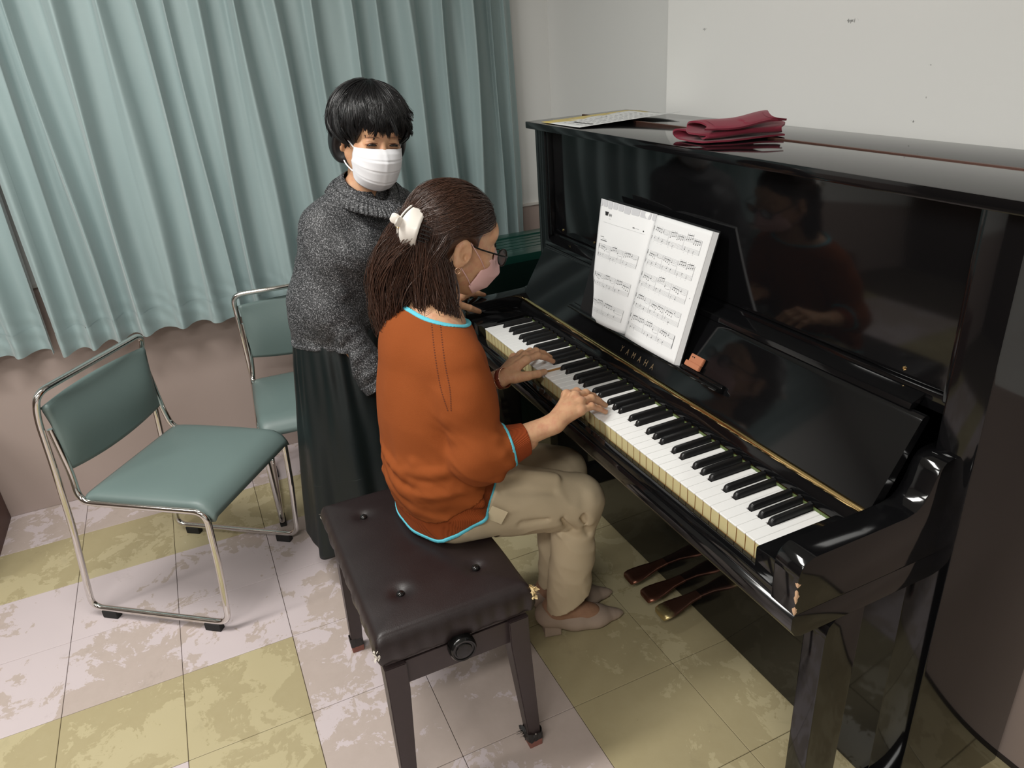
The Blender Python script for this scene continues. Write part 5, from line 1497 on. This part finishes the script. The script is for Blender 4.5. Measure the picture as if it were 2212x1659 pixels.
# hanging hair in world space
def hang(n, src, end, bulge, spread, M=18, r=0.0010, seed=0, wave=0.006):
    g = np.random.RandomState(seed); t = np.linspace(0, 1, M)[None, :, None]
    a = src(g, n); b = end(g, n); mid1 = a*0.66+b*0.34+bulge+g.randn(n, 3)*spread; mid2 = a*0.28+b*0.72+bulge*0.75+g.randn(n, 3)*spread
    a, b, m1, m2 = (q[:, None, :] for q in (a, b, mid1, mid2))
    p = a*(1-t)**3+3*m1*t*(1-t)**2+3*m2*t*t*(1-t)+b*t**3
    p += np.sin(t*g.uniform(5, 11, (n, 1, 1))+g.rand(n, 1, 1)*6)*g.randn(n, 1, 3)*wave*t
    rr = (r*(0.5+0.6*np.sin(np.pi*np.clip(np.linspace(0, 1, M), .08, .93))))[None, :]*g.uniform(.6, 1.3, (n, 1))
    return p, rr
def occ(g, n, sx0, sx1, z0, z1, push=1.02):
    x = g.uniform(sx0, sx1, n); z = g.uniform(z0, z1, n); y = -0.022-0.105*np.sqrt(np.clip(1-(x/0.086)**2-((z-0.038)/0.115)**2, 0, 1))*push
    return to_world(np.stack([x, y, z], 1), HC, HM, HS)
PA = []; RA = []
def addh(*a, **k):
    p, r = hang(*a, **k); PA.append(p); RA.append(r)
g_end = lambda lo, hi: (lambda g, n: g.uniform(lo, hi, (n, 3)))
# tail from the clip and the back of the head, down over the left half of the back
addh(1300, lambda g, n: to_world(CLP+g.randn(n, 3)*np.array([.022, .007, .018])+np.array([0, .004, -.018]), HC, HM, HS), g_end((0.335, -0.405, 0.925), (0.425, -0.375, 0.985)), np.array([-0.012, -0.045, 0.015]), 0.010, seed=1)
addh(2300, lambda g, n: occ(g, n, -0.080, 0.060, -0.055, 0.030), g_end((0.325, -0.400, 0.915), (0.430, -0.355, 0.99)), np.array([-0.008, -0.030, 0.0]), 0.010, seed=2)
addh(1500, lambda g, n: occ(g, n, -0.060, 0.070, -0.050, 0.060, 1.04), g_end((0.340, -0.395, 0.935), (0.455, -0.345, 1.0)), np.array([-0.004, -0.034, 0.012]), 0.008, seed=12)
# behind the right ear, falling beside the neck to the front of the shoulder
addh(1400, lambda g, n: occ(g, n, 0.025, 0.072, -0.050, 0.010, 1.0), g_end((0.485, -0.300, 0.965), (0.525, -0.255, 1.0)), np.array([0.012, 0.002, 0.0]), 0.007, seed=3)
addh(1100, lambda g, n: occ(g, n, 0.015, 0.076, -0.060, 0.050, 1.05), g_end((0.430, -0.335, 0.965), (0.50, -0.300, 1.01)), np.array([0.006, -0.016, 0.0]), 0.008, seed=4)
# loose wisps crossing from the temple over the back of the head
addh(260, lambda g, n: to_world(np.stack([g.uniform(.070, .080, n), g.uniform(-.06, -.034, n), g.uniform(.02, .05, n)], 1), HC, HM, HS), g_end((0.40, -0.345, 1.03), (0.47, -0.32, 1.07)), np.array([0.030, -0.020, 0.0]), 0.006, seed=5)
PA = np.concatenate(PA); RA = np.concatenate(RA)
V, Q = strands(PA, RA); o = fast_mesh('hanging_strands', V, Q, M_HAIRN, None); o.parent = phair
# soft core so the falling hair is not see-through
fc = Field((0.28, -0.46, 0.92), (0.60, -0.15, 1.26), 0.004)
cl = to_world(CLP, HC, HM, HS)
fc.cone(cl+np.array([0, 0.016, -0.05]), (0.388, -0.366, 1.02), 0.018, 0.032, 0.03); fc.cone((0.385, -0.375, 1.02), (0.375, -0.385, 0.965), 0.038, 0.022, 0.03, (SX, 0.7))
fc.cone(hw(0.052, -0.065, -0.04), (0.508, -0.266, 1.0), 0.020, 0.012, 0.02); fc.cone(hw(-0.03, -0.075, -0.04), (0.38, -0.355, 1.04), 0.040, 0.034, 0.03); fc.cone(hw(0.03, -0.075, -0.035), (0.455, -0.318, 1.05), 0.036, 0.018, 0.03)
V, Q = nets(fc.D, fc.lo, fc.h); o = fast_mesh('hair_mass', V, Q, M_HAIRN, None); o.parent = phair
# --- claw clip
M_CLIPW = simple('white_plastic', srgb(228, 222, 214), 0.25, var=0.02)
M_TEETH = simple('dark_comb_teeth', (0.012, 0.009, 0.008, 1), 0.4)
cp = empty('hair_clip', tuple(hw(0.02, -0.150, 0.05)), 0, None); cp.parent = TP; cp.matrix_parent_inverse = Matrix.Translation(-TP.location)
def ck(o): o.parent = cp; o.matrix_parent_inverse = Matrix.Translation(-Vector(hw(0.02, -0.150, 0.05))); return o
CLZ = 0.012; CLX = 0.026
for s in (-1, 1):
    def jaw(u, v):
        # u along the clip (-1 bottom .. 1 top), v from the spine outwards
        a = 2*u-1; w = 0.034*(1-0.84*abs(a)**1.8)+0.003
        return tuple(hw(CLX+s*(0.006+v*w*0.95), -0.142+v*0.010+0.018*v*v-0.005*(1-a*a)+0.012*abs(a)**2, CLZ+a*0.042))
    Vg, Fg = grid_geo(jaw, 21, 9); o = ck(pyd('jaw', Vg, Fg, M_CLIPW, None, True)); md = o.modifiers.new('t', 'SOLIDIFY'); md.thickness = 0.004; md.offset = 0
    for k in range(9):
        a = -0.85+1.7*k/8; w = 0.034*(1-0.84*abs(a)**1.8)+0.003
        p0 = hw(CLX+s*(0.006+w*0.95), -0.114+0.012*abs(a)**2, CLZ+a*0.040); p1 = hw(CLX+s*(0.012+w*1.05), -0.094, CLZ+a*0.038)
        ck(tube('tooth', [p0, p1], [0.0022, 0.0014], M_TEETH, None, 6))
    wing = [(CLX+s*0.006, -0.142, CLZ+.004), (CLX+s*0.010, -0.153, CLZ+.006), (CLX+s*0.017, -0.163, CLZ+.008)]
    ck(tube('wing', [hw(*q) for q in catmull(wing, 4)], [0.009, 0.0095, 0.010, 0.0105, 0.011, 0.011, 0.011, 0.010, 0.007], M_CLIPW, None, 14, 0.28, False, tuple(HM[:, 0])))
ck(tube('spring', [hw(CLX+0.0065*math.cos(t), -0.147+0.0055*math.sin(t), CLZ-.012+0.0026*t/math.pi) for t in np.linspace(0, 10*math.pi, 120)], 0.0011, M_BRASS, None, 6))
# ================================================================== the standing teacher
TS_ = empty('person', (-0.12, -0.44, 0))
tag(TS_, 'standing woman in speckled grey knit top and long dark skirt wearing a white mask', 'person')
GC = np.array([-0.113, -0.241, 1.319]); GM = head_matrix(math.radians(5.5), math.radians(-10), math.radians(8)); GS = 1.0
def gw(*p): return to_world(np.array(p, float), GC, GM, GS)
def gll(p): return ((np.array(p, float)-GC) @ GM)/GS
def lurex():
    t = NT('speckled_lurex_knit'); v = t.coord('Object')
    a = t.noise(v, 330, 3, 0.7); b = t.noise(t.coord('Object', (1, 1, 1), (2, 1, 4)), 800, 2, 0.6)
    m = t.ramp(t.math('ADD', t.math('MULTIPLY', a, 0.7), t.math('MULTIPLY', b, 0.4)), [(0.0, (0, 0, 0)), (0.575, (0, 0, 0)), (0.68, (1, 1, 1))])
    t.set(Base_Color=t.mix(m, (0.010, 0.011, 0.013, 1), (0.42, 0.42, 0.44, 1)), Roughness=0.6)
    t.bump(a, 0.45, 0.0012); return t.m
M_LUREX = lurex()
M_SKIRT = cloth('dark_green_black_leatherette', srgb(7, 18, 19), srgb(11, 23, 24), 0.45, 300)
FW = V3(0.94, 0.34, 0); RT = V3(0.34, -0.94, 0)
f2 = Field((-0.42, -0.64, 0.57), (0.16, -0.02, 1.25), 0.0042)
BD = (tuple(FW), 0.76)
f2.cone((-0.130, -0.415, 0.775), (-0.130, -0.405, 0.88), 0.152, 0.138, 0.03, BD)
f2.cone((-0.130, -0.405, 0.88), (-0.135, -0.345, 1.02), 0.136, 0.142, 0.04, (tuple(FW), 0.76))
f2.ell((-0.075, -0.345, 1.03), (0.085, 0.115, 0.075), 0.05)
f2.cone((-0.135, -0.340, 1.03), (-0.145, -0.300, 1.115), 0.134, 0.092, 0.05, (tuple(FW), 0.76))
SC_ = V3(-0.145, -0.292, 1.135)
SR2 = V3(-0.104, -0.400, 1.098); SL2 = V3(-0.192, -0.182, 1.098)
f2.cone(SC_+V3(0, 0, 0.015), SR2+V3(0, 0, 0.006), 0.058, 0.058, 0.04); f2.cone(SC_+V3(0, 0, 0.015), SL2+V3(0, 0, 0.006), 0.058, 0.058, 0.04)
f2.cone(SC_, SC_+V3(0.01, 0.015, 0.06), 0.068, 0.060, 0.035)
ER2, WR2 = V3(-0.052, -0.452, 0.880), V3(0.032, -0.352, 0.655)
EL2, WL2 = V3(-0.270, -0.190, 0.865), V3(-0.115, -0.148, 0.838)
f2.cone(SR2, ER2, 0.060, 0.057, 0.035); f2.cone(ER2, WR2, 0.058, 0.046, 0.028)
f2.cone(SL2, EL2, 0.060, 0.055, 0.035); f2.cone(EL2, WL2, 0.055, 0.036, 0.028)
f2.ell(ER2+V3(0.0, -0.005, -0.02), (0.058, 0.058, 0.066), 0.03)
# bunched cloth on the forearm
for i in range(7):
    t = 0.10+0.12*i; c = ER2*(1-t)+WR2*t; d = (WR2-ER2); d = d/np.linalg.norm(d); a = np.cross(d, [0, 0, 1.0]); a /= np.linalg.norm(a); b = np.cross(a, d)
    r = 0.055-0.010*t
    p = c+a*r*0.9+b*r*(0.25-0.5*(i % 2)); q = c-a*r*0.2+b*r*(-0.75+0.3*(i % 2))+d*0.018
    q2 = c+a*r*0.3+b*r*0.9
    f2.cone(p, q2, 0.0085, 0.006, 0.016); f2.cone(p, c+a*r*0.4-b*r*0.85+d*0.012, 0.008, 0.006, 0.016)
for (p, q, r) in (((-0.03, -0.42, 1.06), (-0.01, -0.41, 0.93), .008), ((-0.03, -0.495, 0.85), (0.02, -0.43, 0.83), .009), ((0.0, -0.29, 0.98), (-0.01, -0.25, 0.86), .010)):
    f2.cone(p, q, r, r*0.6, 0.022)
I, P = f2.near(0.03)
n1 = vnoise(P*np.array([20, 20, 9])+7.1, 24); n2 = vnoise(P @ np.array([[14, 0, 8], [0, 12, 16], [10, 20, 8]]).astype(float), 25)
wst = np.clip(1-np.abs(P[:, 2]-0.80)/0.07, 0, 1)
f2.D[I] += (-(n1-0.5)*0.007-(1-np.sqrt((2*n2-1)**2+0.03))**3*0.006+wst*0.004).astype(np.float32)
X, Y, Z = f2.grid()
ht = 0.772+0.05*np.clip(-(Y+0.43), -0.2, 0.2)
ph2 = np.where(((X-WR2[0])**2+(Y-WR2[1])**2+0*Z < 0.075**2) & (Z < 0.84), -0.5, ht-Z)
d2 = (WR2-ER2)/np.linalg.norm(WR2-ER2); cw = np.where((X-WR2[0])**2+(Y-WR2[1])**2+(Z-WR2[2])**2 > 0.075**2, -0.5, (X-WR2[0])*d2[0]+(Y-WR2[1])*d2[1]+(Z-WR2[2])*d2[2])
d3 = (WL2-EL2)/np.linalg.norm(WL2-EL2); cw3 = np.where((X-WL2[0])**2+(Y-WL2[1])**2+(Z-WL2[2])**2 > 0.06**2, -0.5, (X-WL2[0])*d3[0]+(Y-WL2[1])*d3[1]+(Z-WL2[2])*d3[2])
NK2 = V3(-0.120, -0.272, 1.238)
u_ = (X-NK2[0])*FW[0]+(Y-NK2[1])*FW[1]; s_ = (X-NK2[0])*RT[0]+(Y-NK2[1])*RT[1]; zz_ = Z-NK2[2]
hole = (np.sqrt((u_/0.080)**2+(s_/0.082)**2+(zz_/0.066)**2)-1)*0.06
# V opening in front
vee = np.maximum(np.abs(s_-0.004)*1.15+(-zz_-0.075)*0.62, -u_+0.01)*0.75
hole = np.minimum(hole, vee)
put('knit_top', m4([f2.D, ph2, cw, cw3, -hole]), M_LUREX, TS_, f2)
top2 = [o for o in TS_.children if o.name.startswith('knit_top')][0]
def sub2(name, L, mat, fld=f2): return fine(name, L, mat, fld, top2)
sub2('waistband', [f2.D-0.001, ph2-0.001, -(ph2+0.012)], M_LUREX)
sub2('cuff', [f2.D-0.003, cw-0.004, -(cw+0.022)], M_LUREX)
# ruffled collar: two frills following the neckline
M_FRILL = M_LUREX
def nline(a, out, dz):
    """a: 0 at the front point, +-pi at the nape"""
    c, s = math.cos(a), math.sin(a)
    fr = (1+c)/2
    ru = 0.058+out+0.030*max(0, c); rs = 0.064+out
    z = 1.232-0.074*fr**1.5+dz
    b = NK2+FW*(ru*c+0.002)+RT*(rs*s*(1-0.34*fr**4))
    return np.array([b[0], b[1], z])
for layer, (o0, o1, z0, z1, am) in enumerate(((-0.004, 0.034, 0.004, -0.020, .0008), (0.028, 0.052, -0.012, -0.040, .0036))):
    nA, nB = 300, 7; V = []; Q = []
    for i in range(nA):
        a = -math.pi+2*math.pi*i/nA
        fre = math.sin(a*64)+0.5*math.sin(a*101+1)
        for j in range(nB):
            t = j/(nB-1); p = nline(a, o0+(o1-o0)*t+am*fre*t, z0+(z1-z0)*t**1.4+am*0.8*fre*t)
            V.append(p)
    for i in range(nA):
        for j in range(nB-1): Q.append((i*nB+j, ((i+1) % nA)*nB+j, ((i+1) % nA)*nB+j+1, i*nB+j+1))
    o = fast_mesh('collar_frill', np.array(V), np.array(Q), M_FRILL, None); o.parent = top2
    md = o.modifiers.new('t', 'SOLIDIFY'); md.thickness = 0.0016

# --- skirt
NS_, NZ_ = 240, 60; V = []; Q = []
for k in range(NZ_):
    t = k/(NZ_-1); z = 0.80-0.662*t
    c = np.array([-0.130+0.030*t, -0.415-0.012*t])
    for i in range(NS_):
        a = 2*math.pi*i/NS_; ra = 0.138+0.066*t**0.9; rb = 0.110+0.085*t**0.75
        fold = 0.012*t**0.7*math.sin(9*a+1.2+1.5*t)+0.003*t*math.sin(17*a-2*t)+0.003*math.sin(23*a+2)*max(0, 1-abs(t-0.15)/0.3)+0.010*t**1.5*math.sin(5*a+0.5)
        r = 1+fold/0.17
        p = c+np.array(FW[:2])*(rb*r*math.cos(a))+np.array(RT[:2])*(ra*r*math.sin(a))
        V.append((p[0], p[1], z+0.02*t*math.sin(3*a+0.6)))
for k in range(NZ_-1):
    for i in range(NS_): Q.append((k*NS_+i, (k+1)*NS_+i, (k+1)*NS_+(i+1) % NS_, k*NS_+(i+1) % NS_))
sk = fast_mesh('skirt', np.array(V), np.array(Q), M_SKIRT, TS_)
md = sk.modifiers.new('t', 'SOLIDIFY'); md.thickness = 0.002; md.offset = -1
Vs = np.array(V).reshape(NZ_, NS_, 3)
o = tube('panel_seam', [tuple(q*1.0) for q in (Vs[38]+(Vs[38]-Vs[38].mean(0))*0.004)], 0.0016, M_SKIRT, None, 6, 1, True); o.parent = sk

# --- skin: head, neck, left hand, legs
nb2 = gll((-0.140, -0.290, 1.120))
hv, hq = head_geo(nb2, 0.046); parts = [(to_world(hv, GC, GM, GS), hq)]
fn = Field((-0.26, -0.42, 1.04), (0.0, -0.15, 1.24), 0.0045)
fn.cone((-0.140, -0.335, 1.05), (-0.143, -0.298, 1.13), 0.125, 0.085, 0.05, (tuple(FW), 0.66)); fn.cone((-0.140, -0.290, 1.12), (-0.122, -0.262, 1.23), 0.053, 0.046, 0.03)
parts.append(nets(fn.D, fn.lo, fn.h))
KS = [(-0.066, -0.040, 0.836), (-0.088, -0.034, 0.840), (-0.108, -0.040, 0.836), (-0.126, -0.052, 0.827)]
TSs = [(-0.094, 0.044, 0.8145), (-0.108, 0.040, 0.8135), (-0.122, 0.026, 0.806), (-0.136, 0.006, 0.796)]
THs = [(-0.085, -0.098, 0.832), (-0.052, -0.062, 0.818), (-0.054, -0.022, 0.796), (-0.060, 0.010, 0.776)]
parts.append(hand_geo(V3(-0.100, -0.112, 0.838), EL2, (0, -0.1, 1), KS, TSs, THs, 0.0245, 0.036, 0.008))
fi = Field((-0.33, -0.56, 0.01), (0.10, -0.10, 1.12), 0.010)
fi.cone((-0.13, -0.412, 0.74), (-0.14, -0.33, 1.06), 0.095, 0.10, 0.03, (tuple(FW), 0.6))
for s in (-1, 1):
    b = V3(-0.125, -0.418, 0)+RT*(0.056*s); fi.cone(b+V3(0, 0, 0.70), b+V3(0.01, 0, 0.42), 0.055, 0.05, 0.02); fi.cone(b+V3(0.01, 0, 0.42), b+V3(0, 0, 0.07), 0.05, 0.034, 0.02)
fi.cone(SC_, SR2, 0.05, 0.045, 0.02); fi.cone(SC_, SL2, 0.05, 0.045, 0.02)
for a, b, c in ((SR2, ER2, WR2), (SL2, EL2, WL2)): fi.cone(a, b, 0.040, 0.036, 0.02); fi.cone(b, c, 0.034, 0.026, 0.02)
parts.append(nets(fi.D, fi.lo, fi.h))
# right hand hanging, mostly hidden behind the player
d = np.array([0.25, 0.80, -0.55]); d /= np.linalg.norm(d); hs = np.cross(d, [0, 0, 1.0]); hs /= np.linalg.norm(hs); hn = np.cross(hs, d)
w2 = np.array(WR2)+d*0.012
K2 = [w2+d*0.080+hs*o+hn*0.004 for o in (0.027, 0.009, -0.009, -0.026)]; T2 = [k+d*l-hn*0.030 for k, l in zip(K2, (0.066, 0.073, 0.067, 0.054))]
TH2 = [w2+d*0.02+hs*0.018, w2+d*0.045+hs*0.036-hn*0.010, w2+d*0.070+hs*0.040-hn*0.018, w2+d*0.090+hs*0.038-hn*0.024]
parts.append(hand_geo(w2, ER2, hn, K2, T2, TH2, 0.024, 0.036, 0.006))
V, Q = join_geo(parts); sbody = fast_mesh('body', V, Q, M_SKIN, TS_)
d_ = np.array(THs[3])-np.array(THs[2]); v, q = nail_geo(np.array(THs[3])-d_*0.06+np.array([0.0035, -0.001, 0.0066]), d_, (0.45, -0.1, 1), 0.0062, 0.0068); o = fast_mesh('fingernail', v, q, M_NAIL, None); o.parent = sbody
# black flat shoes under the hem
for s in (-1, 1):
    b = V3(-0.125, -0.418, 0)+RT*(0.062*s); f = Field(np.array(b)-np.array([0.10, 0.12, 0.02]), np.array(b)+np.array([0.24, 0.17, 0.12]), 0.004)
    f.cone(b+V3(-0.02, -0.01, 0.045), b+FW*0.06+V3(0, 0, 0.040), 0.036, 0.038, 0.02); f.cone(b+FW*0.06+V3(0, 0, 0.032), b+FW*0.16+V3(0, 0, 0.026), 0.040, 0.026, 0.02, ((0, 0, 1), 0.7))
    X, Y, Z = f.grid(); D_ = np.maximum(f.D, 0.002-Z); D_ = np.maximum(D_, Z-0.075)
    V, Q = nets(D_.astype(np.float32), f.lo, f.h); fast_mesh('shoe', V, Q, M_COVER, TS_)

# --- face details
for s in (-1, 1):
    pts = [(s*(0.031+0.0135*t), 0.0895-0.0030*t*t-0.003*max(0, t), 0.0015+0.0028*(1-t*t)-0.001*max(0, t)) for t in np.linspace(-1, 1, 9)]
    r = [0.0006+0.0031*math.sqrt(max(0, 1-t*t)) for t in np.linspace(-1, 1, 9)]
    o = tube('eye', [gw(*q) for q in pts], r, M_EYE, None, 8); o.parent = sbody
    pts = [(s*(0.031+0.0165*t), 0.0893-0.0030*t*t-0.003*max(0, t), 0.0062+0.0034*(1-t*t)-0.003*max(0, t)) for t in np.linspace(-1, 1.1, 9)]
    o = tube('eyelid_crease', [gw(*q) for q in pts], 0.0008, M_CREASE, None, 6); o.parent = sbody
    pts = [(s*(0.032+0.016*t), 0.0885-0.0040*t*t-0.002*max(0, t), -0.0050+0.0016*t*t) for t in np.linspace(-0.9, 0.9, 7)]
    o = tube('lower_lid_crease', [gw(*q) for q in pts], 0.0006, M_CREASE, None, 6); o.parent = sbody
    pts = [(s*(0.034+0.021*t), 0.0925-0.0085*((t+0.25)**2 if t > -0.25 else 0.1), 0.0205+0.004*(1-t*t)-0.002*t) for t in np.linspace(-1, 1, 9)]
    o = tube('eyebrow', [gw(*q) for q in pts], [0.0008, .0014, .0018, .002, .002, .0018, .0015, .001, .0006], M_BROW, None, 6, 0.6); o.parent = sbody
# --- white pleated mask
wc_ = lambda v: (ip(v, [0, .12, .3, .55, .8, 1], [.099, .112, .126, .123, .112, .078]), ip(v, [0, .12, .3, .55, .8, 1], [-.004, -.014, -.036, -.066, -.098, -.124]))
ws_ = lambda v: (ip(v, [0, .5, 1], [.067, .0675, .058]), ip(v, [0, .5, 1], [.046, .036, .030]), ip(v, [0, .5, 1], [-.012, -.052, -.098]))
V, Q = mask_geo(wc_, ws_, 0.066, 1.0, nu=61, nv=61, pleats=4)
mk2 = fast_mesh('face_mask', to_world(V, GC, GM, GS), Q, M_MASKW, TS_); md = mk2.modifiers.new('t', 'SOLIDIFY'); md.thickness = 0.0014
for s in (-1, 1):
    for (a, m, b) in (((s*0.067, 0.046, -0.013), (s*0.078, 0.028, 0.004), (s*0.079, 0.006, 0.018)), ((s*0.062, 0.034, -0.080), (s*0.074, 0.012, -0.066), (s*0.081, -0.008, -0.042))):
        o = tube('ear_loop', [gw(*q) for q in catmull([a, m, b], 6)], 0.0017, M_MASKW, None, 8, 0.4, False, tuple(GM[:, 1])); o.parent = mk2
# --- short black bob, layered wavy locks
rng = np.random.RandomState(12)
hf = Field((-0.14, -0.165, -0.13), (0.14, 0.135, 0.175), 0.003)
hf.ell((0, -0.020, 0.040), (0.098, 0.108, 0.102), 0.02); hf.ell((0, -0.050, -0.025), (0.092, 0.078, 0.072), 0.04)
for s in (-1, 1): hf.ell((s*0.080, -0.018, -0.020), (0.024, 0.042, 0.048), 0.03)
hf.ell((0, 0.116, -0.040), (0.092, 0.098, 0.110), 0.008, op='sub'); hf.ell((0, 0.02, -0.130), (0.075, 0.09, 0.075), 0.02, op='sub')
hf.ell((0.098, 0.024, -0.032), (0.034, 0.030, 0.046), 0.01, op='sub')
V, Q = nets(hf.D, hf.lo, hf.h); shair = fast_mesh('hair', to_world(V, GC, GM, GS), Q, M_HAIRB, TS_)
E0 = np.array([0, -0.020, 0.038]); ER = np.array([0.107, 0.112, 0.105])
NL = 330; M2 = 20; tt = np.linspace(0, 1, M2); PP = []; RR = []
for li in range(NL):
    az = rng.uniform(-np.pi, np.pi); front = max(0, math.sin(az)); back = max(0, -math.sin(az)); sd = abs(math.cos(az))
    layer = rng.rand()                                   # 0 inner / long, 1 outer / short
    if front > 0.55: end = math.radians(84+20*rng.rand()-5*layer)
    elif front > 0.15: end = math.radians(100+30*rng.rand()*sd)
    else: end = math.radians(120+32*rng.rand()+6*back)
    end -= 0.42*layer*(1-front)
    start = rng.uniform(0.02, 0.55)*end
    bow = rng.uniform(0.015, 0.06); wav = rng.uniform(0.02, 0.09); ph0 = rng.rand()*6.28; lat = rng.randn()*0.22; flick = (rng.uniform(0.04, 0.22) if rng.rand() < (0.45 if front < 0.4 else 0.05) else -0.05)
    sweep = (0.55*rng.rand()+0.10)*(1 if front > 0.3 else 0.2*rng.randn())
    n = 22; off = rng.randn(n, 2)*np.array([0.050, 0.012]); jit = rng.randn(n)*0.035
    P = np.zeros((n, M2, 3))
    for k, t in enumerate(tt):
        th = start+(end+jit-start)*t; wd = (1-0.55*t**2)
        ph_ = az+off[:, 0]*wd/np.maximum(0.35, np.sin(th))+lat*t*t+wav*np.sin(5.2*t+ph0)+sweep*t*0.6
        r_ = 1.0+0.02*layer+bow*math.sin(math.pi*min(1, t*1.05))+off[:, 1]*wd+0.018*math.sin(7*t+ph0)*t+flick*max(0, t-0.66)**1.5*4.2
        r_ = r_*(1-0.24*np.clip((th-1.80)/0.75, 0, 1))
        P[:, k] = E0+np.stack([np.sin(th)*np.cos(ph_), np.sin(th)*np.sin(ph_)-0.12*np.cos(th)*(1-t), np.cos(th)+(0.25*max(0, t-0.75)*(flick > 0))], 1)*ER*r_[:, None]
    PP.append(P); RR.append(np.tile(0.00115*(0.40+0.60*np.sin(np.pi*np.clip(tt, .08, .96))), (n, 1))*rng.uniform(.6, 1.3, (n, 1)))
# flyaway hairs
for li in range(60):
    az = rng.uniform(-np.pi, np.pi); th0 = rng.uniform(0.1, 1.3); P = np.zeros((1, M2, 3)); a = rng.randn()*0.5
    for k, t in enumerate(tt):
        th = th0+0.5*t; P[0, k] = E0+np.array([math.sin(th)*math.cos(az+a*t), math.sin(th)*math.sin(az+a*t), math.cos(th)])*ER*(1.03+0.10*t*t)
    PP.append(P); RR.append(np.full((1, M2), 0.00028))
pth = np.concatenate(PP); rad = np.concatenate(RR)
V, Q = strands(to_world(pth.reshape(-1, 3), GC, GM, GS).reshape(pth.shape), rad); o = fast_mesh('bob_strands', V, Q, M_HAIRB, None); o.parent = shair
